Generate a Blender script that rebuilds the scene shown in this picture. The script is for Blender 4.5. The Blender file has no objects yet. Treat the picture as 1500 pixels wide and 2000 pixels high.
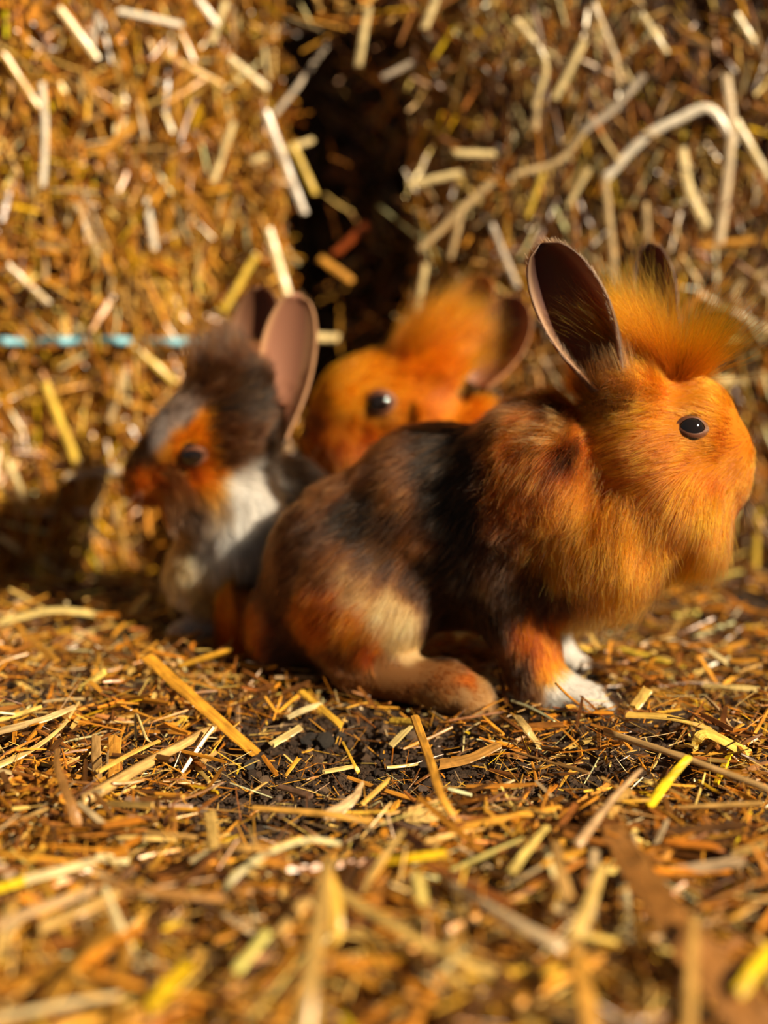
import bpy, bmesh, math, random
import numpy as np
from mathutils import Vector, Matrix
from mathutils.kdtree import KDTree
from mathutils.bvhtree import BVHTree

rng = np.random.default_rng(7)
random.seed(7)
SC = bpy.context.scene
COL = SC.collection

# ------------------------------------------------------------------ camera
F_PX, CX, CY = 2144.0, 750.0, 1000.0
CAM_Z, PITCH = 0.241, math.radians(12.0)
cam_d = bpy.data.cameras.new('camera')
cam = bpy.data.objects.new('camera', cam_d)
COL.objects.link(cam)
cam.location = (0, 0, CAM_Z)
cam.rotation_euler = (math.pi / 2 - PITCH, 0, 0)
cam_d.sensor_fit = 'VERTICAL'
cam_d.sensor_height = 36.0
cam_d.sensor_width = 27.0
cam_d.lens = 36.0 * F_PX / 2000.0
cam_d.clip_start, cam_d.clip_end = 0.01, 50
cam_d.dof.use_dof = True
cam_d.dof.focus_distance = 0.548
cam_d.dof.aperture_fstop = 2.4
SC.camera = cam

# ------------------------------------------------------------------ light
world = bpy.data.worlds.new('world')
SC.world = world
world.use_nodes = True
bgn = world.node_tree.nodes['Background']
bgn.inputs[0].default_value = (0.95, 0.92, 0.88, 1)
bgn.inputs[1].default_value = 0.12
SUN_AZ, SUN_EL = math.radians(55), math.radians(32)
SUN = np.array([math.cos(SUN_EL) * math.sin(SUN_AZ), -math.cos(SUN_EL) * math.cos(SUN_AZ), math.sin(SUN_EL)])
sun_d = bpy.data.lights.new('sun', 'SUN')
sun_d.energy = 9.4
sun_d.color = (1.0, 0.83, 0.58)
sun_d.angle = math.radians(0.6)
sun = bpy.data.objects.new('sun', sun_d)
COL.objects.link(sun)
sun.rotation_euler = Vector(-SUN).to_track_quat('-Z', 'Y').to_euler()
SC.view_settings.view_transform = 'Standard'
SC.view_settings.look = 'None'
SC.view_settings.exposure = 0.0
SC.view_settings.gamma = 1.0
SC.view_settings.use_curve_mapping = False
SC.cycles.max_bounces = 6
SC.cycles.diffuse_bounces = 3
SC.cycles.glossy_bounces = 3
SC.cycles.transmission_bounces = 5
SC.cycles.transparent_max_bounces = 6
SC.cycles.caustics_reflective = False
SC.cycles.caustics_refractive = False
SC.cycles.sample_clamp_indirect = 3.0
SC.cycles_curves.shape = 'RIBBONS'
SC.cycles_curves.subdivisions = 2

# ------------------------------------------------------------------ pixel -> place helpers
CAMP = np.array([0, 0, CAM_Z])
RIGHT = np.array([1.0, 0, 0])
FWD = np.array([0, math.cos(PITCH), -math.sin(PITCH)])
UP = np.array([0, math.sin(PITCH), math.cos(PITCH)])

def ray(px, py):
    return FWD + RIGHT * (px - CX) / F_PX - UP * (py - CY) / F_PX

def P(px, py, y):
    """the point of the place seen at a pixel, at distance y in front of the camera"""
    r = ray(px, py)
    return CAMP + r * (y / r[1])

def S(py, y):
    """metres per pixel there"""
    r = ray(750, py)
    return (y / r[1]) / F_PX

def hash3(ix, iy, iz, seed):
    h = (ix * 374761393 + iy * 668265263 + iz * 2147483647 + seed * 974634777) & 0xFFFFFFFF
    h = ((h ^ (h >> 13)) * 1274126177) & 0xFFFFFFFF
    h = h ^ (h >> 16)
    return (h & 0xFFFF) / 32767.5 - 1.0

def vnoise(p, scale, seed=0):
    """value noise in -1..1 at points p (n,3)"""
    q = np.asarray(p, float) * scale
    i = np.floor(q).astype(np.int64)
    f = q - i
    f = f * f * (3 - 2 * f)
    out = 0
    for dx in (0, 1):
        for dy in (0, 1):
            for dz in (0, 1):
                w = (f[:, 0] if dx else 1 - f[:, 0]) * (f[:, 1] if dy else 1 - f[:, 1]) * (f[:, 2] if dz else 1 - f[:, 2])
                out = out + w * hash3(i[:, 0] + dx, i[:, 1] + dy, i[:, 2] + dz, seed)
    return out

def vnoise3(p, scale, seed=0):
    return np.stack([vnoise(p, scale, seed + k * 11) for k in range(3)], 1)

def norm(v):
    v = np.asarray(v, float)
    return v / np.maximum(np.linalg.norm(v, axis=-1, keepdims=True), 1e-9)

BUMPS = []   # (x, y, rx, ry, height)
def flat_ground(px, py, z=0.0):
    r = ray(px, py)
    t = (z - CAM_Z) / r[2]
    return CAMP + r * t

def bump_at(px, py, rx, ry, h):
    g = flat_ground(px, py)
    BUMPS.append((g[0], g[1], rx, ry, h))
bump_at(690, 1500, .075, .045, -.006)    # trodden soil hollow
bump_at(1330, 1440, .09, .03, .010)      # ridge of litter in front of the paws
bump_at(150, 1370, .11, .06, .009)
bump_at(60, 1210, .12, .05, .010)
bump_at(1000, 1900, .14, .05, .006)

def hgt(xy):
    xy = np.atleast_2d(np.asarray(xy, float))
    x, y = xy[:, 0], xy[:, 1]
    z = np.zeros(len(x))
    for bx, by, rx, ry, h in BUMPS:
        z += h * np.exp(-((x - bx) / rx) ** 2 - ((y - by) / ry) ** 2)
    p3 = np.stack([x, y, np.zeros_like(x)], 1)
    z += .0022 * vnoise(p3, 45, 3)
    return z

def G(px, py, lift=0.0):
    """ground point under a pixel, lifted"""
    z = lift
    for _ in range(4):
        g = flat_ground(px, py, z)
        z = float(hgt(g[:2])[0]) + lift
    return flat_ground(px, py, z)

SOIL_C = G(690, 1520)[:2]

def soil_mask(xy):
    """1 in the bare soil, 0 under the straw"""
    x, y = xy[:, 0] - SOIL_C[0], xy[:, 1] - SOIL_C[1]
    p3 = np.stack([xy[:, 0], xy[:, 1], np.zeros(len(x))], 1)
    n = .35 * vnoise(p3, 40, 21) + .2 * vnoise(p3, 110, 22)
    a = 1.7 * np.exp(-(x / .074) ** 2 - (y / .050) ** 2)
    x2 = x + .035
    y2 = y + .055
    b = .85 * np.exp(-(x2 / .045) ** 2 - (y2 / .05) ** 2)
    x3 = x - .10
    b = np.maximum(b, .6 * np.exp(-(x3 / .05) ** 2 - ((y + .03) / .03) ** 2))
    return np.clip(np.maximum(a, b) + n * .6, 0, 1)

# ------------------------------------------------------------------ object helpers
def tag(o, label=None, cat=None, group=None, kind=None):
    if label: o['label'] = label
    if cat: o['category'] = cat
    if group: o['group'] = group
    if kind: o['kind'] = kind
    return o

def link(name, data, mat=None, parent=None):
    o = bpy.data.objects.new(name, data)
    COL.objects.link(o)
    if mat is not None and data is not None and not data.materials:
        data.materials.append(mat)
    if parent is not None:
        o.parent = parent
    return o

def quad_mesh(name, verts, quads, col=None, uv=None, smooth=False, vcol=None):
    me = bpy.data.meshes.new(name)
    verts = np.asarray(verts, np.float32)
    quads = np.asarray(quads, np.int32)
    me.vertices.add(len(verts))
    me.vertices.foreach_set('co', verts.ravel())
    k = quads.shape[1]
    me.loops.add(quads.size)
    me.loops.foreach_set('vertex_index', quads.ravel())
    me.polygons.add(len(quads))
    me.polygons.foreach_set('loop_start', np.arange(len(quads), dtype=np.int32) * k)
    me.update(calc_edges=True)
    if vcol is not None:
        a = me.attributes.new('Col', 'FLOAT_COLOR', 'POINT')
        c = np.ones((len(verts), 4), np.float32)
        c[:, :3] = vcol
        a.data.foreach_set('color', c.ravel())
    if uv is not None:
        l = me.uv_layers.new(name='UVMap')
        l.data.foreach_set('uv', np.asarray(uv, np.float32)[quads.ravel()].ravel())
    me.polygons.foreach_set('use_smooth', np.full(len(quads), smooth, bool))
    me.validate()
    return me

# ------------------------------------------------------------------ materials
def new_mat(name):
    m = bpy.data.materials.new(name)
    m.use_nodes = True
    nt = m.node_tree
    b = nt.nodes['Principled BSDF']
    return m, nt, b

def straw_material(name, per_object):
    m, nt, b = new_mat(name)
    N, L = nt.nodes, nt.links
    if per_object:
        src = N.new('ShaderNodeObjectInfo').outputs['Color']
    else:
        a = N.new('ShaderNodeAttribute'); a.attribute_name = 'Col'
        src = a.outputs['Color']
    uv = N.new('ShaderNodeUVMap'); uv.uv_map = 'UVMap'
    mp = N.new('ShaderNodeMapping'); mp.inputs['Scale'].default_value = (60, 900, 1)
    L.new(uv.outputs['UV'], mp.inputs['Vector'])
    nz = N.new('ShaderNodeTexNoise'); nz.inputs['Scale'].default_value = 1.0; nz.inputs['Detail'].default_value = 2
    L.new(mp.outputs['Vector'], nz.inputs['Vector'])
    rp = N.new('ShaderNodeMapRange'); rp.inputs['From Min'].default_value = .3; rp.inputs['From Max'].default_value = .7
    rp.inputs['To Min'].default_value = .55; rp.inputs['To Max'].default_value = 1.15
    L.new(nz.outputs['Fac'], rp.inputs['Value'])
    mp2 = N.new('ShaderNodeMapping'); mp2.inputs['Scale'].default_value = (140, 140, 1)
    L.new(uv.outputs['UV'], mp2.inputs['Vector'])
    n2 = N.new('ShaderNodeTexNoise'); n2.inputs['Scale'].default_value = 1.0; n2.inputs['Detail'].default_value = 3
    L.new(mp2.outputs['Vector'], n2.inputs['Vector'])
    r2 = N.new('ShaderNodeMapRange'); r2.inputs['From Min'].default_value = .35; r2.inputs['From Max'].default_value = .65
    r2.inputs['To Min'].default_value = .75; r2.inputs['To Max'].default_value = 1.1
    L.new(n2.outputs['Fac'], r2.inputs['Value'])
    mu = N.new('ShaderNodeMath'); mu.operation = 'MULTIPLY'
    L.new(rp.outputs[0], mu.inputs[0]); L.new(r2.outputs[0], mu.inputs[1])
    vm = N.new('ShaderNodeVectorMath'); vm.operation = 'SCALE'
    L.new(src, vm.inputs[0]); L.new(mu.outputs[0], vm.inputs['Scale'])
    L.new(vm.outputs[0], b.inputs['Base Color'])
    b.inputs['Roughness'].default_value = .33
    b.inputs['Specular IOR Level'].default_value = .6
    bp = N.new('ShaderNodeBump'); bp.inputs['Strength'].default_value = .5; bp.inputs['Distance'].default_value = .0004
    L.new(nz.outputs['Fac'], bp.inputs['Height']); L.new(bp.outputs[0], b.inputs['Normal'])
    return m

M_STRAW = straw_material('straw', False)
M_STRAW_OBJ = straw_material('straw_single', True)

def soil_material():
    m, nt, b = new_mat('soil')
    N, L = nt.nodes, nt.links
    tc = N.new('ShaderNodeTexCoord')
    n = N.new('ShaderNodeTexNoise'); n.inputs['Scale'].default_value = 260; n.inputs['Detail'].default_value = 6; n.inputs['Roughness'].default_value = .7
    L.new(tc.outputs['Object'], n.inputs['Vector'])
    cr = N.new('ShaderNodeValToRGB')
    e = cr.color_ramp.elements
    e[0].position = .3; e[0].color = (.007, .0035, .0018, 1)
    e[1].position = .75; e[1].color = (.10, .048, .019, 1)
    L.new(n.outputs['Fac'], cr.inputs[0]); L.new(cr.outputs[0], b.inputs['Base Color'])
    b.inputs['Roughness'].default_value = .75
    bp = N.new('ShaderNodeBump'); bp.inputs['Strength'].default_value = 1.0; bp.inputs['Distance'].default_value = .003
    L.new(n.outputs['Fac'], bp.inputs['Height']); L.new(bp.outputs[0], b.inputs['Normal'])
    return m
M_SOIL = soil_material()

def clod_material():
    m, nt, b = new_mat('clod')
    N, L = nt.nodes, nt.links
    oi = N.new('ShaderNodeObjectInfo')
    tc = N.new('ShaderNodeTexCoord')
    n = N.new('ShaderNodeTexNoise'); n.inputs['Scale'].default_value = 500; n.inputs['Detail'].default_value = 5
    L.new(tc.outputs['Object'], n.inputs['Vector'])
    r2 = N.new('ShaderNodeMapRange'); r2.inputs['From Min'].default_value = .3; r2.inputs['From Max'].default_value = .7
    r2.inputs['To Min'].default_value = .5; r2.inputs['To Max'].default_value = 1.3
    L.new(n.outputs['Fac'], r2.inputs['Value'])
    vm = N.new('ShaderNodeVectorMath'); vm.operation = 'SCALE'
    L.new(oi.outputs['Color'], vm.inputs[0]); L.new(r2.outputs[0], vm.inputs['Scale'])
    L.new(vm.outputs[0], b.inputs['Base Color'])
    b.inputs['Roughness'].default_value = .7
    bp = N.new('ShaderNodeBump'); bp.inputs['Strength'].default_value = .8; bp.inputs['Distance'].default_value = .0012
    L.new(n.outputs['Fac'], bp.inputs['Height']); L.new(bp.outputs[0], b.inputs['Normal'])
    return m
M_CLOD = clod_material()

def bale_core_material():
    m, nt, b = new_mat('bale_core')
    N, L = nt.nodes, nt.links
    tc = N.new('ShaderNodeTexCoord')
    n = N.new('ShaderNodeTexNoise'); n.inputs['Scale'].default_value = 120; n.inputs['Detail'].default_value = 5
    L.new(tc.outputs['Object'], n.inputs['Vector'])
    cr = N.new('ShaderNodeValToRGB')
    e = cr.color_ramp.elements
    e[0].position = .35; e[0].color = (.012, .004, .001, 1)  # near-black brown stands in for the shade deep between straws
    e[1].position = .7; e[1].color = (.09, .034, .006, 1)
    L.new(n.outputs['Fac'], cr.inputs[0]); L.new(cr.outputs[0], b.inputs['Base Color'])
    b.inputs['Roughness'].default_value = .8
    return m
M_CORE = bale_core_material()

def fur_material():
    m, nt, b = new_mat('fur')
    N, L = nt.nodes, nt.links
    N.remove(b)
    out = N['Material Output']
    h = N.new('ShaderNodeBsdfHairPrincipled')
    h.model = 'CHIANG'
    h.parametrization = 'COLOR'
    a = N.new('ShaderNodeAttribute'); a.attribute_name = 'Col'
    hi = N.new('ShaderNodeHairInfo')
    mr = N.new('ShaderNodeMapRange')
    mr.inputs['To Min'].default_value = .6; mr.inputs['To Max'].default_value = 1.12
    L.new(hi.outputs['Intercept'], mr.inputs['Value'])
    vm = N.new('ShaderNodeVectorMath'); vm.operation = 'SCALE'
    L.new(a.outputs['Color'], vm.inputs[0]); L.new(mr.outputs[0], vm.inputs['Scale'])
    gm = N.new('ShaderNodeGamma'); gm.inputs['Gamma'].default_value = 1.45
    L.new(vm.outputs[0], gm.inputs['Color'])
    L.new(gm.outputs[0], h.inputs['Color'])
    h.inputs['IOR'].default_value = 1.42
    h.inputs['Roughness'].default_value = .38
    h.inputs['Radial Roughness'].default_value = .6
    h.inputs['Random Roughness'].default_value = .2
    L.new(h.outputs[0], out.inputs['Surface'])
    return m
M_FUR = fur_material()

def skin_material():
    m, nt, b = new_mat('skin')
    N, L = nt.nodes, nt.links
    a = N.new('ShaderNodeAttribute'); a.attribute_name = 'Col'
    L.new(a.outputs['Color'], b.inputs['Base Color'])
    b.inputs['Roughness'].default_value = .8
    b.inputs['Specular IOR Level'].default_value = .1
    return m
M_SKIN = skin_material()

def ear_material():
    m, nt, b = new_mat('ear_skin')
    N, L = nt.nodes, nt.links
    a = N.new('ShaderNodeAttribute'); a.attribute_name = 'Col'
    L.new(a.outputs['Color'], b.inputs['Base Color'])
    b.inputs['Roughness'].default_value = .6
    tr = N.new('ShaderNodeBsdfTranslucent')
    tr.inputs['Color'].default_value = (.55, .08, .015, 1)
    mx = N.new('ShaderNodeMixShader'); mx.inputs[0].default_value = .22
    L.new(b.outputs[0], mx.inputs[1]); L.new(tr.outputs[0], mx.inputs[2])
    L.new(mx.outputs[0], N['Material Output'].inputs['Surface'])
    return m
M_EAR = ear_material()

def plain(name, c, rough, spec=.5, coat=0):
    m, nt, b = new_mat(name)
    N, L = nt.nodes, nt.links
    tc = N.new('ShaderNodeTexCoord')
    n = N.new('ShaderNodeTexNoise'); n.inputs['Scale'].default_value = 400
    L.new(tc.outputs['Object'], n.inputs['Vector'])
    r2 = N.new('ShaderNodeMapRange'); r2.inputs['To Min'].default_value = .8; r2.inputs['To Max'].default_value = 1.2
    L.new(n.outputs['Fac'], r2.inputs['Value'])
    vm = N.new('ShaderNodeVectorMath'); vm.operation = 'SCALE'
    vm.inputs[0].default_value = c
    L.new(r2.outputs[0], vm.inputs['Scale']); L.new(vm.outputs[0], b.inputs['Base Color'])
    b.inputs['Roughness'].default_value = rough
    b.inputs['Specular IOR Level'].default_value = spec
    b.inputs['Coat Weight'].default_value = coat
    return m
M_EYE = plain('eye', (.008, .004, .003), .06, .6, 1.0)
M_LID = plain('eyelid', (.13, .045, .022), .55, .3)
M_NOSE = plain('nose', (.16, .06, .04), .5, .3)
M_TWINE = plain('twine', (.22, .5, .62), .4, .5)

# ------------------------------------------------------------------ straw shapes
def straw_batch(C, D, Ln, W, T, bend, roll, K=4, Sd=4):
    """n straws at once: centre, direction, length, width, thickness, bend (fraction), roll -> verts, quads, uv, n per straw"""
    n = len(C)
    D = norm(D)
    ref = np.where(np.abs(D[:, 2:3]) > .9, np.array([[1.0, 0, 0]]), np.array([[0, 0, 1.0]]))
    A = norm(np.cross(ref, D))
    B = np.cross(D, A)
    c, s = np.cos(roll)[:, None], np.sin(roll)[:, None]
    A, B = A * c + B * s, B * c - A * s
    t = np.linspace(-.5, .5, K)
    cen = C[:, None, :] + D[:, None, :] * (t[None, :, None] * Ln[:, None, None]) + B[:, None, :] * ((.25 - t[None, :, None] ** 2) * (bend * Ln)[:, None, None])
    ang = np.arange(Sd) / Sd * 2 * math.pi + math.pi / Sd
    ca, sa = np.cos(ang) * (1.2 if Sd == 4 else 1), np.sin(ang) * (1.2 if Sd == 4 else 1)
    tp = 1 - .25 * np.abs(t * 2) ** 3
    off = A[:, None, None, :] * (ca[None, None, :, None] * (W / 2)[:, None, None, None]) + B[:, None, None, :] * (sa[None, None, :, None] * (T / 2)[:, None, None, None])
    V = cen[:, :, None, :] + off * tp[None, :, None, None]
    per = K * Sd
    V = V.reshape(-1, 3)
    q = []
    for i in range(K - 1):
        for j in range(Sd):
            j2 = (j + 1) % Sd
            q.append((i * Sd + j, i * Sd + j2, (i + 1) * Sd + j2, (i + 1) * Sd + j))
    if Sd == 4:
        q.append((3, 2, 1, 0)); q.append(tuple((K - 1) * Sd + x for x in range(4)))
    elif Sd == 6:
        q += [(3, 2, 1, 0), (5, 4, 3, 0)]
        o = (K - 1) * Sd
        q += [(o, o + 1, o + 2, o + 3), (o, o + 3, o + 4, o + 5)]
    q = np.array(q)
    Q = (q[None] + (np.arange(n) * per)[:, None, None]).reshape(-1, 4)
    uu = (t[None, :, None] * Ln[:, None, None] + rng.random((n, 1, 1)) * 5) * np.ones((1, 1, Sd))
    vv = np.ones((n, K, 1)) * (np.abs(((np.arange(Sd) / Sd) * 2) - 1))[None, None, :] * W[:, None, None] + rng.random((n, 1, 1)) * 3
    UV = np.stack([uu, vv], -1).reshape(-1, 2)
    return V, Q, UV, per

PAL = np.array([
    (.62, .27, .028),   # golden
    (.74, .36, .04),    # bright golden
    (.52, .19, .014),   # amber
    (.74, .47, .13),    # pale straw
    (.80, .62, .32),    # very pale
    (.28, .10, .018),   # brown
    (.12, .045, .011),  # dark brown
    (.78, .45, .012),   # yellow
    (.50, .34, .17),    # greyed tan
])
def pick_cols(n, probs):
    probs = np.array(probs, float); probs /= probs.sum()
    i = rng.choice(len(PAL), n, p=probs)
    c = PAL[i] * (1 + .22 * rng.standard_normal((n, 1))).clip(.45, 1.5) * (1 + .05 * rng.standard_normal((n, 3)))
    return np.clip(c, .005, .85), i

def stuff_straw(name, V, Q, UV, per, cols, parent=None):
    me = quad_mesh(name, V, Q, uv=UV, vcol=np.repeat(cols, per, 0))
    return tag(link(name, me, M_STRAW, parent), kind='stuff')

BASES = []
def base_straws():
    for i in range(14):
        L = random.uniform(.018, .05)
        w = random.uniform(.0016, .0040)
        flat = i % 3 != 0
        V, Q, UV, per = straw_batch(np.zeros((1, 3)), np.array([[1.0, 0, 0]]), np.array([L]), np.array([w]), np.array([w * (.28 if flat else .9)]),
                                    np.array([random.uniform(-.12, .12)]), np.array([0.0]), K=5, Sd=6)
        V += np.random.default_rng(i).normal(0, w * .04, V.shape)
        BASES.append((quad_mesh('straw', V, Q, uv=UV), L, w))
        BASES[-1][0].materials.append(M_STRAW_OBJ)
base_straws()

def catmull(pts, n):
    p = np.asarray(pts, float)
    if len(p) == 2:
        t = np.linspace(0, 1, n)[:, None]
        return p[0] * (1 - t) + p[1] * t
    p = np.vstack([2 * p[0] - p[1], p, 2 * p[-1] - p[-2]])
    out = []
    for u in np.linspace(0, len(p) - 3 - 1e-6, n):
        i = int(u); f = u - i
        a, b, c, d = p[i], p[i + 1], p[i + 2], p[i + 3]
        out.append(.5 * ((2 * b) + (-a + c) * f + (2 * a - 5 * b + 4 * c - d) * f * f + (-a + 3 * b - 3 * c + d) * f ** 3))
    return np.array(out)

def stalk_mesh(name, pts, w, thick=.3, face=(0, -.45, .9), node=None, taper=(1, 1), K=None, Sd=8, seed=0):
    """one hand-placed straw along a path of points"""
    K = K or (8 if len(pts) == 2 else 6 * (len(pts) - 1) + 1)
    c = catmull(pts, K)
    tg = norm(np.gradient(c, axis=0))
    f = np.array(face, float)
    A = norm(np.cross(np.broadcast_to(f, tg.shape), tg))
    B = np.cross(tg, A)
    t = np.linspace(0, 1, K)
    prof = taper[0] * (1 - t) + taper[1] * t
    if node is not None:
        for nd in np.atleast_1d(node):
            prof = prof + .28 * np.exp(-((t - nd) / .03) ** 2) - .08 * np.exp(-((t - nd - .07) / .03) ** 2)
    ang = np.arange(Sd) / Sd * 2 * math.pi
    sx = np.sign(np.cos(ang)) * np.abs(np.cos(ang)) ** (.7 if thick < .5 else 1)
    r = np.random.default_rng(seed)
    off = A[:, None, :] * (sx[None, :, None] * w / 2) + B[:, None, :] * (np.sin(ang)[None, :, None] * w * thick / 2)
    V = c[:, None, :] + off * prof[:, None, None]
    V += r.normal(0, w * .018, V.shape)
    for e, sg in ((0, -1), (-1, 1)):
        V[e] += tg[e] * (r.random((Sd, 1)) * w * .55 * sg)       # torn ends
    V = V.reshape(-1, 3)
    Q = []
    for i in range(K - 1):
        for j in range(Sd):
            j2 = (j + 1) % Sd
            Q.append((i * Sd + j, i * Sd + j2, (i + 1) * Sd + j2, (i + 1) * Sd + j))
    h = Sd // 2
    for o, rev in ((0, True), ((K - 1) * Sd, False)):
        for j in range(h - 1):
            a = (o + j, o + j + 1, o + Sd - 2 - j, o + Sd - 1 - j)
            Q.append(a[::-1] if rev else a)
    ln = np.concatenate([[0], np.cumsum(np.linalg.norm(np.diff(c, axis=0), axis=1))])
    UV = np.stack([np.repeat(ln, Sd) + seed * .37, np.tile(np.abs(np.arange(Sd) / Sd * 2 - 1), K) * w + seed * .11], 1)
    me = quad_mesh(name, V, Q, uv=UV, smooth=thick > .5)
    me.materials.append(M_STRAW_OBJ)
    return me

# ------------------------------------------------------------------ ground
def build_ground():
    xs = np.arange(-.62, .6201, .0028); ys = np.arange(.18, 1.5, .0028)
    X, Y = np.meshgrid(xs, ys, indexing='ij')
    xy = np.stack([X.ravel(), Y.ravel()], 1)
    p3 = np.c_[xy, np.zeros(len(xy))]
    z = hgt(xy) + .0016 * vnoise(p3, 130, 5) + .0011 * vnoise(p3, 280, 6) - .002
    nx, ny = len(xs), len(ys)
    idx = np.arange(nx * ny).reshape(nx, ny)
    Q = np.stack([idx[:-1, :-1], idx[1:, :-1], idx[1:, 1:], idx[:-1, 1:]], -1).reshape(-1, 4)
    me = quad_mesh('ground', np.c_[xy, z], Q, smooth=True)
    return tag(link('ground', me, M_SOIL), label='dark crumbly soil floor showing between the scattered straw', kind='structure')
ground = build_ground()

def clod_base(seed):
    bm = bmesh.new()
    bmesh.ops.create_icosphere(bm, subdivisions=2, radius=1)
    r = np.random.default_rng(seed)
    for v in bm.verts:
        p = np.array(v.co)[None]
        f = 1 + .28 * vnoise(p, 1.3, seed)[0] + .15 * vnoise(p, 3.1, seed + 9)[0]
        v.co = Vector((v.co.x * f, v.co.y * f * .85, v.co.z * f * .7))
    me = bpy.data.meshes.new('clod')
    bm.to_mesh(me); bm.free()
    me.materials.append(M_CLOD)
    return me
CLODS = [clod_base(i) for i in range(7)]

def place_clods():
    n = 0
    tries = 0
    while n < 210 and tries < 9000:
        tries += 1
        x = SOIL_C[0] + random.gauss(0, .075); y = SOIL_C[1] + random.gauss(-.02, .055)
        if soil_mask(np.array([[x, y]]))[0] < .35: continue
        o = link('clod', CLODS[n % 7], None, ground)
        s = random.uniform(.0014, .0036) * (1.35 if random.random() < .12 else 1)
        o.location = (x, y, float(hgt([[x, y]])[0]) + s * .15)
        o.scale = (s, s, s)
        o.rotation_euler = (random.uniform(-.5, .5), random.uniform(-.5, .5), random.uniform(0, 6.28))
        k = random.random()
        c = (.045, .022, .010) if k < .55 else ((.11, .058, .028) if k < .82 else (.20, .12, .065))
        o.color = (*c, 1)
        n += 1
    for px, py, w, c in ((605, 1450, 40, (.035, .025, .02)), (635, 1452, 44, (.04, .03, .022)), (490, 1500, 30, (.06, .05, .04)),
                         (825, 1545, 26, (.14, .10, .08)), (545, 1563, 22, (.16, .11, .08)), (665, 1440, 24, (.05, .035, .025)),
                         (330, 1655, 34, (.14, .09, .06)), (365, 1672, 34, (.12, .08, .05)), (300, 1645, 26, (.16, .10, .06)), (395, 1583, 26, (.30, .2, .13))):
        g = G(px, py)
        o = link('clod', CLODS[n % 7], None, ground); n += 1
        s = w / 2 * S(py, g[1])
        o.location = (g[0], g[1], g[2] + s * .3); o.scale = (s, s, s)
        o.rotation_euler = (.2, .1, n * 1.3); o.color = (*c, 1)
    # fine crumbs, uncountable
    m = 5200
    xy = np.c_[SOIL_C[0] + rng.normal(0, .09, m), SOIL_C[1] + rng.normal(-.02, .07, m)]
    xy = xy[soil_mask(xy) > .22]
    m = len(xy)
    z = hgt(xy)
    oct_v = np.array([(1, 0, 0), (0, 1, 0), (-1, 0, 0), (0, -1, 0), (.1, 0, 1), (0, .1, -1)], float)
    tri = np.array([(0, 1, 4), (1, 2, 4), (2, 3, 4), (3, 0, 4), (1, 0, 5), (2, 1, 5), (3, 2, 5), (0, 3, 5)])
    s = rng.uniform(.0004, .0014, m)
    V = oct_v[None] * s[:, None, None] * rng.uniform(.6, 1.4, (m, 6, 1)) + np.c_[xy, z + s * .2][:, None, :]
    T = (tri[None] + (np.arange(m) * 6)[:, None, None]).reshape(-1, 3)
    me = quad_mesh('soil_crumbs', V.reshape(-1, 3), T)
    tag(link('soil_crumbs', me, M_SOIL, ground), kind='stuff')
place_clods()

# ------------------------------------------------------------------ bales
def rough_box(name, L, D, H, step=.018, amp=.012, seed=0):
    """x: 0..L along the face, y: 0..D into the bale, z: 0..H; rounded, lumpy compressed straw"""
    bm = bmesh.new()
    bmesh.ops.create_cube(bm, size=1)
    for v in bm.verts:
        v.co = Vector(((v.co.x + .5) * L, (v.co.y + .5) * D, (v.co.z + .5) * H))
    for ax, ln in ((0, L), (1, D), (2, H)):
        k = max(2, int(ln / step))
        for i in range(1, k):
            co = Vector((0, 0, 0)); co[ax] = ln * i / k
            no = Vector((0, 0, 0)); no[ax] = 1
            bmesh.ops.bisect_plane(bm, geom=bm.verts[:] + bm.edges[:] + bm.faces[:], plane_co=co, plane_no=no)
    bm.normal_update()
    co = np.array([v.co for v in bm.verts]); no = np.array([v.normal for v in bm.verts])
    d = amp * (vnoise(co, 30, seed) * .7 + vnoise(co, 75, seed + 1) * .6)
    r = .03
    inner = np.clip(co, [r, r, -1], [L - r, D - r, H - r])
    dv = co - inner
    ln = np.linalg.norm(dv, axis=1, keepdims=True)
    co = np.where(ln > 1e-6, inner + dv / np.maximum(ln, 1e-6) * np.minimum(ln, r), co)
    co = co + no * d[:, None]
    for end_x in (L, 0):
        e = np.clip((.09 - np.abs(co[:, 0] - end_x)) / .09, 0, 1)
        co[:, 1] += .04 * e ** 2 * (1 - co[:, 1] / D)
    co[:, 0] = .028 + co[:, 0] * (L - .056) / L
    co[:, 1] = .034 + co[:, 1] * (D - .05) / D
    co[:, 2] = np.maximum(co[:, 2], 0)
    for v, c in zip(bm.verts, co): v.co = c
    me = bpy.data.meshes.new(name)
    bm.to_mesh(me); bm.free()
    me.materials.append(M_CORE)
    return me

class Bale:
    """corner: the bottom corner beside the dark gap; ang: heading of its front face from that corner"""
    def __init__(s, name, corner, ang, L, D, H, flip, label, seed):
        # local x runs along the face, local y into the bale
        s.L, s.D, s.H = L, D, H
        me = rough_box(name, L, D, H, seed=seed)
        s.o = tag(link(name, me), label=label, cat='straw bale', group=None)
        ux = np.array([math.cos(ang), math.sin(ang), 0])
        uy = np.array([-math.sin(ang), math.cos(ang), 0])
        org = np.array([corner[0], corner[1], 0.0])
        if flip: org = org - ux * L       # the gap corner is at local x = L
        s.o.location = org; s.o.rotation_euler = (0, 0, ang)
        s.org, s.ux, s.uy, s.ang = org, ux, uy, ang
    def local(s, w):
        d = np.asarray(w) - s.org
        return np.array([d @ s.ux, d @ s.uy, d[2]])
    def face(s, px, py, out=.01):
        """point on the front face (out metres proud of it) seen at a pixel, in local coordinates"""
        n = -s.uy
        p0 = s.org + n * out
        r = ray(px, py)
        t = ((p0 - CAMP) @ n) / (r @ n)
        return s.local(CAMP + r * t)

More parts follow.
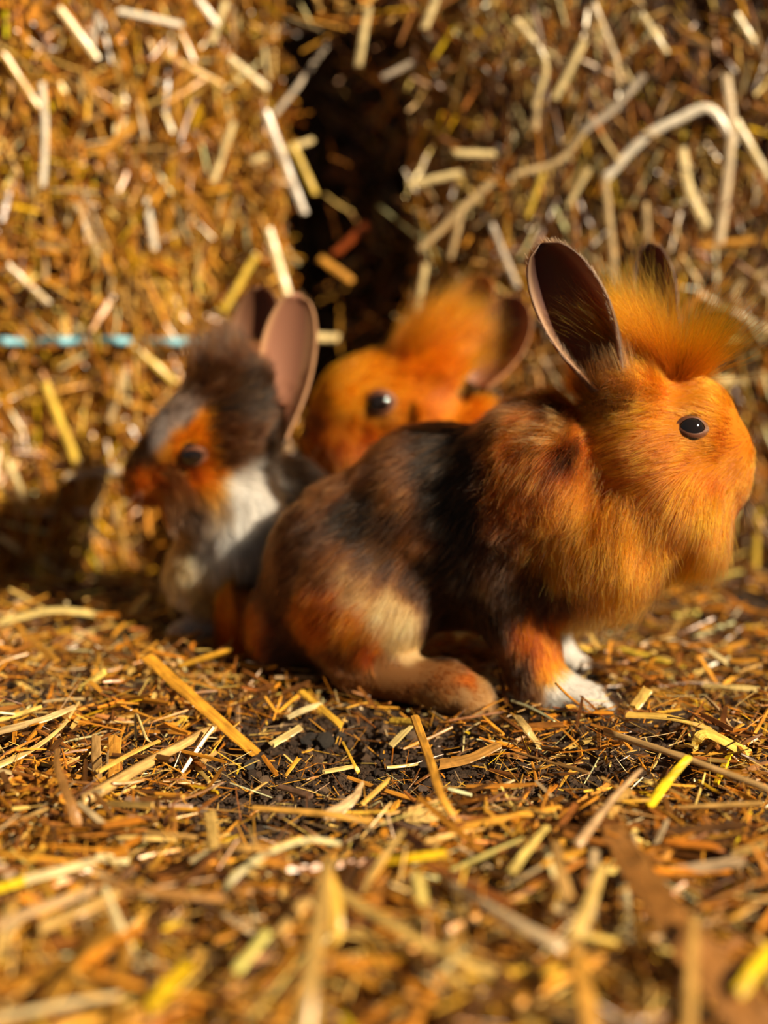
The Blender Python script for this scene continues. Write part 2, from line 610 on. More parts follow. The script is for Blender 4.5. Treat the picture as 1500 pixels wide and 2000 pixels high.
# left bale: its face turns a little towards the sun; right bale: further back
AL = math.radians(17)
bale_left = Bale('straw_bale', (-.090, .915), AL, .62, .34, .76, True, 'golden straw bale with blue twine at the left', 1)
bale_right = Bale('straw_bale', (.040, .892), math.radians(-3), .62, .34, .76, False, 'darker straw bale with loose pale stalks behind the orange maned rabbit', 2)  # extra bale height, out of view, added to keep sun out of the gap
bale_filler = Bale('straw_bale', (-.34, 1.30), math.radians(2), .8, .3, .76, False, 'added straw bale closing the back of the dark gap between two bales', 3)  # added bale: closes the gap so no sky shows and it stays dark

def dress_bale(b, n_stuff, n_parts, probs, xr, zr, lr, end, seed, vert=.5, outr=(-.022, .012), wr=(.0014, .0036)):
    r = np.random.default_rng(seed)
    def scatter(n, xr, big):
        x = r.uniform(xr[0], xr[1], n); z = r.uniform(zr[0], zr[1], n)
        y = -r.uniform(outr[0], outr[1], n) - (0 if not big else .004)
        C = np.stack([x, y, z], 1)
        C[:, 1] -= .018 * vnoise(np.stack([x, x * 0, z], 1), 16, seed)
        if end:      # the corner beside the gap is rounded
            e = np.clip((x - (b.L - .09)) / .09 if end > 0 else (.09 - x) / .09, 0, 1.3)
            C[:, 1] += .045 * e ** 2
        a = np.where(r.random(n) < vert, r.normal(math.pi / 2, .45, n), r.uniform(0, math.pi, n))
        D = np.stack([np.cos(a), r.normal(0, .42, n), np.sin(a)], 1)
        return C, D
    C, D = scatter(n_stuff, xr, False)
    if end is not None:     # the end face beside the gap
        m = n_stuff // 3
        x0 = b.L if end > 0 else 0
        C2 = np.stack([x0 + end * r.uniform(outr[0], outr[1] + .006, m), r.uniform(0, .22, m), r.uniform(*zr, m)], 1)
        D2 = r.normal(0, 1, (m, 3)) * np.array([.5, 1, 1])
        C = np.vstack([C, C2]); D = np.vstack([D, D2])
    n = len(C)
    Ln = r.uniform(lr[0], lr[1], n) * (.5 + .8 * r.random(n)); W = r.uniform(wr[0], wr[1], n)
    T = W * r.uniform(.25, .9, n)
    V, Q, UV, per = straw_batch(C, D, Ln, W, T, r.normal(0, .09, n), r.uniform(0, 3.14, n))
    V[:, 2] = np.maximum(V[:, 2], .0)
    c, _ = pick_cols(n, probs)
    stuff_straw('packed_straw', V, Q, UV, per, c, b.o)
    # the straws that show largest, one object each
    C, D = scatter(n_parts, (max(xr[0], 0), xr[1]), True)
    c, _ = pick_cols(n_parts, probs)
    for i in range(n_parts):
        me, L, w = BASES[int(r.integers(len(BASES)))]
        o = link('straw', me, None, b.o)
        o.location = C[i]
        s = r.uniform(.7, 1.25) * (lr[1] / .05) ** .5
        o.scale = (s, s, s)
        q = Vector(D[i]).to_track_quat('X', 'Z')
        from mathutils import Quaternion
        o.rotation_euler = (q @ Quaternion((1, 0, 0), r.uniform(0, 6.28))).to_euler()
        o.color = (*c[i], 1)

dress_bale(bale_left, 14000, 262, (5, 4.5, 3.2, 2.6, .7, 1.8, .9, 1.2, .4), (.12, .64), (0, .5), (.018, .050), 1, 11, vert=.45, outr=(-.034, .012), wr=(.0012, .0037))
dress_bale(bale_right, 8200, 240, (1.6, 1.2, 2.2, 3.0, 1.7, 3.6, 4.4, .6, 1.6), (-.01, .50), (0, .5), (.014, .055), -1, 12, vert=.5, outr=(-.050, .014), wr=(.0010, .0030))
dress_bale(bale_filler, 1800, 50, (1, 1, 2, 1, .3, 3, 3, .3, 1), (.10, .62), (0, .60), (.02, .05), None, 13)

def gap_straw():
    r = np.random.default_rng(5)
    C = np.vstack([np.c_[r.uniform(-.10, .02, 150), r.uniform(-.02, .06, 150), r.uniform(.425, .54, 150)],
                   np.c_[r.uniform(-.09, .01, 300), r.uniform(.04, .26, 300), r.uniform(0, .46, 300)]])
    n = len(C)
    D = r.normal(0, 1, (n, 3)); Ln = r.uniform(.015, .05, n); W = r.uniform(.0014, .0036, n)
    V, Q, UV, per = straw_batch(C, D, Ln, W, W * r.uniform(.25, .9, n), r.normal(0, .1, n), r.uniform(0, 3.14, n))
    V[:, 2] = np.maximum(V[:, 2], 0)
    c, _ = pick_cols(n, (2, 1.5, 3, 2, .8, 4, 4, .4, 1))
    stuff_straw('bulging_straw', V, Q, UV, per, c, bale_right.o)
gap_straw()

def bale_stalk(b, pts, wpx, col, out=.012, thick=.5, seed=0, node=None):
    pp = []
    for p in pts:
        pp.append(b.face(p[0], p[1], p[2] if len(p) > 2 else out))
    d = .85
    me = stalk_mesh('straw', pp, wpx * .82 * S(500, d), thick=thick, face=(0, -1, .2), seed=seed, node=node)
    o = link('straw', me, None, b.o)
    o.color = (*col, 1)
    return o

WHITE, PALE, TAN, GREY, GOLD, AMBER, BROWN, YEL, RED = (.88, .78, .62), (.80, .62, .30), (.62, .44, .22), (.55, .45, .34), (.68, .38, .07), (.60, .27, .03), (.30, .13, .035), (.78, .52, .07), (.35, .07, .012)
LB = [([(235, 22), (352, 48)], 15, WHITE), ([(388, 0), (422, 45)], 17, WHITE), ([(440, 5), (415, 82)], 15, PALE), ([(520, 222, .02), (592, 412, .03)], 21, GREY),
      ([(498, 312, .015), (607, 275, .02)], 15, PALE), ([(572, 283, .02), (615, 378, .02)], 17, YEL), ([(525, 450, .02), (562, 575, .03)], 21, PALE),
      ([(82, 165), (88, 250), (84, 362)], 14, WHITE), ([(590, 658, .03), (655, 660, .035)], 22, PALE), ([(0, 95), (72, 205)], 18, GOLD), ([(118, 20), (188, 112)], 18, PALE),
      ([(18, 520), (92, 590)], 16, TAN), ([(630, 508, .02), (682, 546, .03)], 22, AMBER), ([(655, 495, .0), (716, 440, .01)], 20, RED),
      ([(195, 300), (262, 245)], 18, AMBER), ([(190, 30), (180, 90)], 14, GREY), ([(285, 390), (302, 485)], 16, WHITE), ([(150, 400), (220, 560)], 15, TAN), ([(418, 350), (455, 240)], 16, PALE),
      ([(330, 110), (430, 165)], 17, GOLD), ([(450, 115), (520, 172)], 17, PALE), ([(535, 225), (580, 170), (640, 85)], 12, GREY), ([(440, 600, .02), (500, 500, .02)], 17, YEL),
      ([(90, 755), (148, 900)], 20, YEL), ([(15, 900), (60, 1005)], 15, PALE), ([(75, 1075), (95, 1190)], 22, YEL), ([(130, 930), (232, 918)], 18, GREY), ([(205, 935), (150, 1125)], 15, TAN),
      ([(265, 680), (340, 745)], 18, YEL), ([(65, 1000), (175, 1000)], 14, GREY), ([(155, 1190), (285, 1125)], 14, TAN), ([(0, 1050), (40, 1075)], 16, PALE), ([(245, 720), (215, 820)], 16, TAN)]
for i, (p, w, c) in enumerate(LB): bale_stalk(bale_left, p, w, c, seed=i)
RB = [([(1185, 345), (1260, 268), (1320, 235), (1385, 212), (1428, 268)], 22, WHITE), ([(1418, 150), (1428, 260), (1405, 470)], 24, (.78, .60, .38)), ([(1332, 295), (1345, 370), (1378, 438)], 25, PALE),
      ([(822, 485), (885, 425), (960, 355)], 17, TAN), ([(800, 360), (895, 340)], 18, PALE), ([(890, 300), (962, 302)], 18, PALE), ([(1140, 255), (1195, 215), (1255, 150)], 18, GREY), ([(1010, 340), (1090, 315), (1140, 258)], 15, TAN),
      ([(718, 20), (700, 125)], 18, PALE), ([(1045, 205), (1065, 120), (1010, 40)], 14, PALE), ([(1085, 190), (1140, 80)], 18, PALE), ([(1365, 575), (1500, 645)], 18, TAN), ([(1390, 745), (1500, 742)], 22, PALE),
      ([(1160, 10), (1200, 110), (1210, 165)], 14, TAN), ([(1050, 180), (1045, 250)], 15, TAN), ([(1255, 30), (1300, 100)], 14, PALE), ([(1435, 600), (1440, 560), (1500, 530)], 16, TAN), ([(830, 50), (850, 0)], 20, PALE),
      ([(1440, 240), (1500, 345)], 18, PALE), ([(1180, 345), (1195, 480), (1200, 560)], 16, TAN), ([(960, 440), (1010, 560)], 14, GREY), ([(1260, 400), (1265, 470)], 15, TAN), ([(1150, 330), (1110, 400)], 14, PALE),
      ([(1370, 480), (1470, 470)], 16, AMBER), ([(1480, 1000), (1475, 1110)], 16, YEL), ([(830, 520), (815, 610)], 16, PALE), ([(750, 150), (800, 125)], 14, GREY), ([(1060, 340), (1030, 420)], 14, YEL), ([(1440, 30), (1470, 80)], 15, PALE), ([(900, 420), (880, 500)], 14, TAN)]
for i, (p, w, c) in enumerate(RB): bale_stalk(bale_right, p, w, c, seed=50 + i, out=.016)

def twine():
    pts = []
    for px in range(-120, 430, 12):
        d = .009 + .016 * math.sin(px / 17.0 + .9) + .004 * math.sin(px / 9.0)
        pts.append(bale_left.face(px, 666 + 2 * math.sin(px / 40), d))
    me = stalk_mesh('twine', pts, .0066, thick=.6, face=(0, -1, .2), K=len(pts) * 2, Sd=8)
    me.materials.clear(); me.materials.append(M_TWINE)
    tag(link('twine', me, None, bale_left.o), label='pale blue baling twine')
twine()

# ------------------------------------------------------------------ rabbits: bodies as smooth-blended volumes
def rot_y(deg):      # rotation seen in the picture, clockwise positive
    a = math.radians(deg)
    return np.array([[math.cos(a), 0, -math.sin(a)], [0, 1, 0], [math.sin(a), 0, math.cos(a)]])

class Body:
    def __init__(s): s.prims = []
    def E(s, px, py, y, rx, rz, ry, deg=0, k=.012, fur=(9, (-1, 0, -.3), .3)):
        c = P(px, py, y); m = S(py, y)
        s.prims.append(('E', c, rot_y(deg), np.array([rx * m, ry, rz * m]), k, fur))
    def C(s, a, b, k=.008, fur=(6, (1, 0, -.5), .25)):
        pa, pb = P(*a[:3]), P(*b[:3])
        s.prims.append(('C', pa, pb, a[3] * S(a[1], a[2]), b[3] * S(b[1], b[2]), k, fur))
    def dist(s, p):
        d = None
        for q in s.prims:
            e = s.one(q, p)
            if d is None: d = e
            else:
                k = q[-2]
                h = np.clip(.5 + .5 * (d - e) / k, 0, 1)
                d = d * (1 - h) + e * h - k * h * (1 - h)
        return d
    def one(s, q, p):
        if q[0] == 'E':
            l = (p - q[1]) @ q[2].T
            k0 = np.linalg.norm(l / q[3], axis=-1)
            k1 = np.linalg.norm(l / q[3] ** 2, axis=-1)
            return k0 * (k0 - 1) / np.maximum(k1, 1e-6)
        a, b, ra, rb = q[1:5]
        ba = b - a
        h = np.clip(((p - a) @ ba) / (ba @ ba), 0, 1)
        return np.linalg.norm(p - a - h[..., None] * ba, axis=-1) - (ra * (1 - h) + rb * h)
    def mesh(s, step=.0022):
        lo = np.full(3, 1e9); hi = -lo
        for q in s.prims:
            if q[0] == 'E':
                r = q[3].max(); lo = np.minimum(lo, q[1] - r); hi = np.maximum(hi, q[1] + r)
            else:
                for c, r in ((q[1], q[3]), (q[2], q[4])): lo = np.minimum(lo, c - r); hi = np.maximum(hi, c + r)
        lo -= .008; hi += .008
        n = np.ceil((hi - lo) / step).astype(int) + 1
        ax = [lo[i] + np.arange(n[i]) * step for i in range(3)]
        g = np.stack(np.meshgrid(*ax, indexing='ij'), -1)
        val = s.dist(g.reshape(-1, 3)).reshape(n)
        ins = val < 0
        shp = tuple(n - 1)
        acc = np.zeros(shp + (3,)); cnt = np.zeros(shp)
        corners = [(i, j, k) for i in (0, 1) for j in (0, 1) for k in (0, 1)]
        sl = lambda c: tuple(slice(c[i], n[i] - 1 + c[i]) for i in range(3))
        for a in corners:
            for i in range(3):
                if a[i] == 0:
                    b = list(a); b[i] = 1; b = tuple(b)
                    va, vb = val[sl(a)], val[sl(b)]
                    x = (va < 0) != (vb < 0)
                    t = np.where(x, va / np.where(x, va - vb, 1), 0)
                    for d in range(3):
                        acc[..., d] += np.where(x, a[d] + (t if d == i else 0), 0)
                    cnt += x
        act = cnt > 0
        vid = np.full(shp, -1); vid[act] = np.arange(act.sum())
        cell = np.argwhere(act)
        V = lo + (cell + acc[act] / cnt[act][:, None]) * step
        Q = []
        for i in range(3):
            j, k = (i + 1) % 3, (i + 2) % 3
            s0 = [slice(None)] * 3; s1 = [slice(None)] * 3
            s0[i] = slice(0, n[i] - 1); s1[i] = slice(1, n[i])
            A, Bv = ins[tuple(s0)], ins[tuple(s1)]
            e = np.argwhere(A != Bv)
            e = e[(e[:, j] > 0) & (e[:, k] > 0) & (e[:, j] < n[j] - 1) & (e[:, k] < n[k] - 1)]
            def cid(dj, dk):
                c = e.copy(); c[:, j] -= dj; c[:, k] -= dk
                return vid[c[:, 0], c[:, 1], c[:, 2]]
            q = np.stack([cid(1, 1), cid(0, 1), cid(0, 0), cid(1, 0)], 1)
            fl = A[e[:, 0], e[:, 1], e[:, 2]]
            Q.append(np.where(fl[:, None], q, q[:, ::-1]))
        return V, np.vstack(Q)
    def normal(s, V):
        h = .001
        g = np.stack([s.dist(V + np.eye(3)[i] * h) - s.dist(V - np.eye(3)[i] * h) for i in range(3)], 1)
        return norm(g)
    def furfield(s, V):
        w = np.stack([np.exp(-np.maximum(s.one(q, V), 0) / .006) for q in s.prims], 1) + 1e-6
        w = w ** 1.5
        w /= w.sum(1, keepdims=True)
        ln = np.zeros(len(V)); lf = np.zeros(len(V)); fl = np.zeros((len(V), 3))
        for i, q in enumerate(s.prims):
            f = q[-1]
            ln += w[:, i] * f[0] * .001; lf += w[:, i] * f[2]
            v = norm(V - f[1][1]) if isinstance(f[1][0], str) else norm(np.array(f[1], float))[None]
            fl += w[:, i:i + 1] * v
        return ln, norm(fl), lf

def colour_field(blobs, base, warp=.006, seed=0, ysq=.5):
    cs = np.array([P(b[0], b[1], b[2]) for b in blobs])
    rs = np.array([b[3] * S(b[1], b[2]) for b in blobs])
    cc = np.array([b[4] for b in blobs]); ws = np.array([b[5] if len(b) > 5 else 1.0 for b in blobs])
    def f(p):
        q = p + warp * vnoise3(p, 70, seed) + warp * .7 * vnoise3(p * np.array([1, 1, .5]), 200, seed + 40)
        num = np.zeros((len(p), 3)) + np.array(base) * .006
        den = np.full(len(p), .006)
        for c, r, k, w in zip(cs, rs, cc, ws):
            d = (q - c) * np.array([1, ysq, 1])
            g = (w * np.exp(-(d * d).sum(1) / (r * r) * 1.6)) ** 1.7
            num += g[:, None] * k; den += g
        return num / den[:, None]
    return f

def grow(V, N, Q, n, ln, fl, lf, colf, pts=6, lvar=(.65, .6), rad=.00011, clump=.55, seed=0, curl=.25, mask=None, grav=.25, jitter=.25, nclump=None, floor=True):
    """strands rooted on a quad mesh: positions (n,pts,3), radii, colours"""
    r = np.random.default_rng(seed)
    T = np.vstack([Q[:, [0, 1, 2]], Q[:, [0, 2, 3]]])
    a = np.linalg.norm(np.cross(V[T[:, 1]] - V[T[:, 0]], V[T[:, 2]] - V[T[:, 0]]), axis=1)
    nm = N[T].mean(1)
    tocam = norm(CAMP - V[T].mean(1))
    vis = (nm * tocam).sum(1)
    a = a * np.where(vis > -.25, 1.0, .3)
    if mask is not None: a = a * mask(V[T].mean(1))
    a /= a.sum()
    ti = r.choice(len(T), n, p=a)
    u, v = r.random(n), r.random(n)
    fl_ = u + v > 1
    u[fl_], v[fl_] = 1 - u[fl_], 1 - v[fl_]
    w = np.stack([1 - u - v, u, v], 1)
    mixf = lambda A: (A[T[ti]] * (w[..., None] if A.ndim > 1 else w)).sum(1)
    R, NN, FL, LN, LF = mixf(V), norm(mixf(N)), norm(mixf(fl)), mixf(ln), mixf(lf)
    tang = FL - NN * (FL * NN).sum(1, keepdims=True) * .9
    tang = norm(tang)
    d0 = norm(tang * (1 - LF)[:, None] + NN * LF[:, None] + jitter * .6 * r.normal(0, 1, (n, 3)) * .5 + .35 * vnoise3(R, 90, seed + 3) * .6)
    L = LN * (lvar[0] + lvar[1] * r.random(n)) * (1 + .25 * vnoise(R, 60, seed + 5))
    t = np.linspace(0, 1, pts)
    dend = norm(d0 + tang * .9 * (1 - LF)[:, None] + np.array([0, 0, -1.0]) * grav * (L / .02)[:, None] * (1 - .6 * LF)[:, None] + curl * vnoise3(R, 130, seed + 8))
    pos = np.zeros((n, pts, 3)); pos[:, 0] = R - NN * .0005
    seg = L / (pts - 1)
    wav = r.normal(0, 1, (n, 3)) * curl * .35
    for i in range(1, pts):
        f = t[i]
        d = norm(d0 * (1 - f) + dend * f + wav * math.sin(i * 1.9) * .6)
        pos[:, i] = pos[:, i - 1] + d * seg[:, None]
    if clump > 0:
        m = nclump or max(20, n // 40)
        gi = r.choice(n, m, replace=False)
        kd = KDTree(m)
        for i, g in enumerate(gi): kd.insert(R[g], i)
        kd.balance()
        near = np.array([kd.find(x)[1] for x in R])
        gp = pos[gi[near]]
        cl = clump * (.5 + .8 * r.random(n))[:, None, None].clip(0, 1)
        k = (t ** 1.6)[None, :, None] * cl
        pos = pos + (gp - pos) * k * .8
    if floor:
        z = hgt(pos[..., :2].reshape(-1, 2)).reshape(n, pts)
        pos[..., 2] = np.maximum(pos[..., 2], z + .0004)
    rr = rad * (.75 + .5 * r.random(n))[:, None] * (1 - .8 * t[None] ** 1.5)
    col = colf(R) * (1 + .45 * vnoise(R * np.array([1, 1, .45]), 330, seed + 60))[:, None] * (1 + .22 * r.normal(0, 1, (n, 1))).clip(.45, 1.7)
    kk = r.random(n)
    col[kk < .10] *= .35
    lum = col.mean(1)
    br = (kk > .80) & (lum < .12)
    col[br] = col[br] * .5 + np.array((.34, .15, .05)) * r.uniform(.4, 1.1, (int(br.sum()), 1))
    return pos, rr, np.clip(col, .003, .93)

def fur_object(name, parts, parent, mat=None):
    hc = bpy.data.hair_curves.new(name)
    sizes = np.concatenate([np.full(len(p[0]), p[0].shape[1]) for p in parts])
    hc.add_curves([int(x) for x in sizes])
    pos = np.concatenate([p[0].reshape(-1, 3) for p in parts]).astype(np.float32)
    rad = np.concatenate([p[1].ravel() for p in parts]).astype(np.float32)
    col = np.concatenate([p[2] for p in parts]).astype(np.float32)
    hc.attributes['position'].data.foreach_set('vector', pos.ravel())
    a = hc.attributes.get('radius') or hc.attributes.new('radius', 'FLOAT', 'POINT')
    a.data.foreach_set('value', rad)
    c = hc.attributes.new('Col', 'FLOAT_COLOR', 'CURVE')
    c.data.foreach_set('color', np.c_[col, np.ones(len(col), np.float32)].ravel())
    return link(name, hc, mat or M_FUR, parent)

def ear_mesh(base, tip, width, opening, col_in, col_out, cup=(2.3, .75), bow=.08, thick=.0022, nu=22, nv=17, tipin=.55, col_margin=None):
    """a cupped leaf: returns verts, quads, vertex colours, outward normals, mask of outer verts"""
    ax = tip - base; L = np.linalg.norm(ax); ax = ax / L
    n = np.array(opening, float); n = norm(n - ax * (n @ ax))
    s = np.cross(ax, n)
    t = np.linspace(0, 1, nu)
    wid = width * np.clip(np.where(t < .55, .50 + .5 * np.sin(t / .55 * math.pi / 2), np.sqrt(np.clip(1 - ((t - .55) / .45) ** 2.3, 0, 1))), .03, 1)
    phi = cup[0] * (1 - t) ** 1.5 + cup[1] * (1 - (1 - t) ** 1.5)
    rows = []
    for lay in (0, 1):
        for i in range(nu):
            a = np.linspace(-phi[i], phi[i], nv)
            rad = wid[i] / 2 / (math.sin(min(phi[i], math.pi / 2)))
            c = base + ax * L * t[i] - n * bow * L * math.sin(t[i] * math.pi)
            rr = rad + (thick * (.35 + .65 * (1 - t[i])) if lay else 0)
            rows.append(c + np.outer(np.sin(a) * rr, s) + np.outer((rad * math.cos(phi[i]) - np.cos(a) * rr), n))
    V = np.vstack(rows)
    h = nu * nv
    Q = []
    for i in range(nu - 1):
        for j in range(nv - 1):
            a, b, c, d = i * nv + j, i * nv + j + 1, (i + 1) * nv + j + 1, (i + 1) * nv + j
            Q.append((a, b, c, d)); Q.append((h + d, h + c, h + b, h + a))
        for j in (0, nv - 1):
            a, d = i * nv + j, (i + 1) * nv + j
            Q.append((a, d, h + d, h + a) if j == 0 else (h + a, h + d, d, a))
    for j in range(nv - 1):
        a, b = (nu - 1) * nv + j, (nu - 1) * nv + j + 1
        Q.append((a, b, h + b, h + a))
    Q = np.array(Q)
    col = np.vstack([np.tile(col_in, (h, 1)), np.tile(col_out, (h, 1))]).astype(float)
    # dark tip inside
    tt = np.tile(np.repeat(t, nv), 2)
    mg = np.array(col_margin if col_margin is not None else col_in, float)
    aa = np.tile(np.linspace(-1, 1, nv), nu)
    wm = np.clip((np.abs(aa + .12) - .58) / .2, 0, 1)[:, None]  # paler furred margins, which also paint in the lit strip along the rim
    col[:h] = col[:h] * (1 - wm) + mg * wm
    col *= (1 - tipin * np.clip((tt - .55) / .3, 0, 1))[:, None]
    No = V[h:] - V[:h]
    N = np.vstack([-norm(No), norm(No)])
    return V, Q, col, N, h, ax, nu, nv

BODIES = []
class Rabbit:
    def __init__(s, name, label, body, colf, step=.0022):
        s.b, s.colf = body, colf
        BODIES.append(body)
        s.V, s.Q = body.mesh(step)
        s.N = body.normal(s.V)
        s.ln, s.fl, s.lf = body.furfield(s.V)
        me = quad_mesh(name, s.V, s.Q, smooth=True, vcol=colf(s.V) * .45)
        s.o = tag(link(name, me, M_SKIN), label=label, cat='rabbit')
        s.tree = BVHTree.FromPolygons([tuple(v) for v in s.V], [tuple(int(i) for i in q) for q in s.Q])
        s.eyes = []; s.furs = []
    def hit(s, px, py):
        h = s.tree.ray_cast(Vector(CAMP), Vector(norm(ray(px, py))))
        return np.array(h[0]), np.array(h[1])
    def eye(s, px, py, w, h, deg=0, far=True):
        p, _ = s.hit(px, py)
        m = S(py, p[1])
        sites = [(p, s.b.normal(p[None])[0])]
        if far:
            q = s.tree.ray_cast(Vector((p[0], p[1] + .3, p[2])), Vector((0, -1, 0)))
            if q[0] is not None:
                q = np.array(q[0]); sites.append((q, s.b.normal(q[None])[0]))
        for k, (p, n) in enumerate(sites):
            R = w * m * .56
            c = p - n * R * .62
            me = bpy.data.meshes.new('eye')
            bm = bmesh.new(); bmesh.ops.create_uvsphere(bm, u_segments=28, v_segments=18, radius=R)
            for f in bm.faces: f.smooth = True
            bm.to_mesh(me); bm.free()
            o = link('eye', me, M_EYE, s.o); o.location = c
            # eyelids: an almond-shaped rim lying on the eyeball
            up = norm(np.array([0, 0, 1.0]) - n * n[2]); sd = np.cross(up, n)
            a = math.radians(deg) * (1 if k == 0 else -1)
            sd, up = sd * math.cos(a) + up * math.sin(a), up * math.cos(a) - sd * math.sin(a)
            rows = []; K = 36
            for ring, (f, dz) in enumerate(((.88, R * .44), (1.0, R * .58), (1.14, R * .50), (1.32, R * .12), (1.5, -R * .5))):
                th = np.linspace(0, 2 * math.pi, K, endpoint=False)
                x = np.cos(th) * w * m / 2 * f
                y = np.sign(np.sin(th)) * np.abs(np.sin(th)) ** 1.25 * h * m / 2 * (f if f < 1.1 else f + (.15))
                pts = p + np.outer(x, sd) + np.outer(y, up)
                d = pts - c
                tan = d - np.outer(d @ n, n)
                rr = np.linalg.norm(tan, axis=1)
                hz = np.sqrt(np.clip((R * 1.05) ** 2 - rr ** 2, 0, None)) if ring < 2 else None
                base = c + tan
                if ring < 2: pts = base + np.outer(np.maximum(hz, dz) + (R * .03 if ring else -.02 * R), n)
                else: pts = base + np.outer(np.full(K, R * .62 + dz * .55 - R * .25 * 1), n)
                rows.append(pts)
            V = np.vstack(rows); Q = []
            for i in range(len(rows) - 1):
                for j in range(K):
                    j2 = (j + 1) % K
                    Q.append((i * K + j, i * K + j2, (i + 1) * K + j2, (i + 1) * K + j))
            lo = link('eyelid', quad_mesh('eyelid', V, Q, smooth=True), M_LID, s.o)
            s.eyes.append((p, w * m * .5, h * m * .62, sd, up))
    def emask(s, X):
        k = np.ones(len(X))
        for p, a, b, sd, up in s.eyes:
            d = X - p
            q = (d @ sd / (a * 1.04)) ** 2 + (d @ up / (b * .98)) ** 2
            k *= np.where((q < 1) & (np.linalg.norm(d, axis=1) < a * 2.2), 0, 1)
        return k
    def coat(s, n, pts, **kw):
        s.furs.append(grow(s.V, s.N, s.Q, n, s.ln, s.fl, s.lf, s.colf, pts=pts, mask=s.emask, **kw))
    def tuft(s, where, n, length, dirf, spread, pts=8, seed=0, colf=None, rad=.00012, curl=.2, clump=.4, lift=.75, grav=.05, lvar=(.3, .85)):
        """a longer lock of hair rooted within a sphere on the skin"""
        c, R = where
        m = lambda X: np.where(np.linalg.norm(X - c, axis=1) < R, 1.0, 0.0) * s.emask(X)
        ln = np.full(len(s.V), length)
        fl = norm(np.array([dirf(v) for v in s.V])) if callable(dirf) else np.tile(norm(np.array(dirf, float)), (len(s.V), 1))
        p, r, col = grow(s.V, s.N, s.Q, n, ln, fl, np.full(len(s.V), lift), colf or s.colf, pts=pts, seed=seed, rad=rad, curl=curl, clump=clump, grav=grav, mask=m, jitter=spread, lvar=lvar)
        s.furs.append((p, r, col))
    def ear(s, base, tip, width, opening, cin, cout, n=2600, seed=0, flen=.0035, furcol=None, tipdark=.5, **kw):
        V, Q, col, N, h, ax, nu, nv = ear_mesh(base, tip, width, opening, cin, cout, col_margin=furcol, **kw)
        me = quad_mesh('ear', V, Q, smooth=True, vcol=col)
        link('ear', me, M_EAR, s.o)
        Qo = Q[(Q >= h).all(1)]
        fc = np.array(furcol if furcol is not None else cout)
        L = np.linalg.norm(tip - base)
        def cf(X):
            tt = ((X - base) @ ax) / L
            return fc[None] * (1 - tipdark * np.clip((tt - .55) / .35, 0, 1))[:, None] * (1 + .3 * vnoise(X, 400, seed))[:, None]
        ln = np.full(len(V), flen); fl = np.tile(ax, (len(V), 1)); lf = np.full(len(V), .22)
        s.furs.append(grow(V, N, Qo, n, ln, fl, lf, cf, pts=4, rad=.00009, clump=0, seed=seed, curl=.1, grav=0, floor=False))
        # rim hairs and wisps inside the lower half
        Qi = Q[(Q < h).all(1)]
        jj = Qi[:, 0] % nv; ii = Qi[:, 0] // nv
        Qr = Qi[((jj <= 3) | (jj >= nv - 4))]
        s.furs.append(grow(V, N, Qr, int(n * .8), ln * 1.1, fl, lf, cf, pts=4, rad=.00008, clump=0, seed=seed + 1, curl=.15, grav=0, floor=False))
        Ql = Qi[ii < nu * .35]
        s.furs.append(grow(V, N, Ql, n // 14, ln * 2.0, fl, lf + .1, cf, pts=5, rad=.00008, clump=.4, seed=seed + 2, curl=.25, grav=0, floor=False))
    def whiskers(s, px, py, y, dirs, ln):
        pos = []
        for k, d in enumerate(dirs):
            p0 = P(px + random.uniform(-8, 8), py + random.uniform(-12, 12), y)
            d = norm(np.array(d, float))
            t = np.linspace(0, 1, 7)[:, None]
            pos.append(p0 + d * ln * t + np.array([0, 0, -.012]) * t ** 2)
        pos = np.array(pos)
        rad = np.tile(.00009 * (1 - .8 * np.linspace(0, 1, 7)), (len(pos), 1))
        tag(fur_object('whiskers', [(pos, rad, np.tile((.75, .6, .45), (len(pos), 1)))], s.o), label='fine pale whiskers')
    def nose(s, p, r):
        bm = bmesh.new(); bmesh.ops.create_icosphere(bm, subdivisions=3, radius=1)
        for v in bm.verts:
            x, y, z = v.co
            cleft = .25 * math.exp(-(y / .18) ** 2) * (1 if z < .1 else .2)
            v.co = Vector((x * r * (1 - cleft), y * r * 1.25, z * r * .75))
        for f in bm.faces: f.smooth = True
        me = bpy.data.meshes.new('nose'); bm.to_mesh(me); bm.free()
        o = link('nose', me, M_NOSE, s.o); o.location = p
    def finish(s, label=None):
        o = fur_object('fur', s.furs, s.o)
        if label: o['label'] = label

ORANGE, ORG2, DORG, LORG = (.86, .262, .008), (.92, .32, .014), (.64, .160, .006), (.84, .225, .006)
BLACK, DBR, BR, TANF, CREAM, WHT, PEACH, GRYB = (.028, .015, .008), (.10, .045, .018), (.31, .130, .040), (.52, .28, .11), (.74, .48, .22), (.90, .84, .78), (.80, .36, .09), (.13, .095, .075)

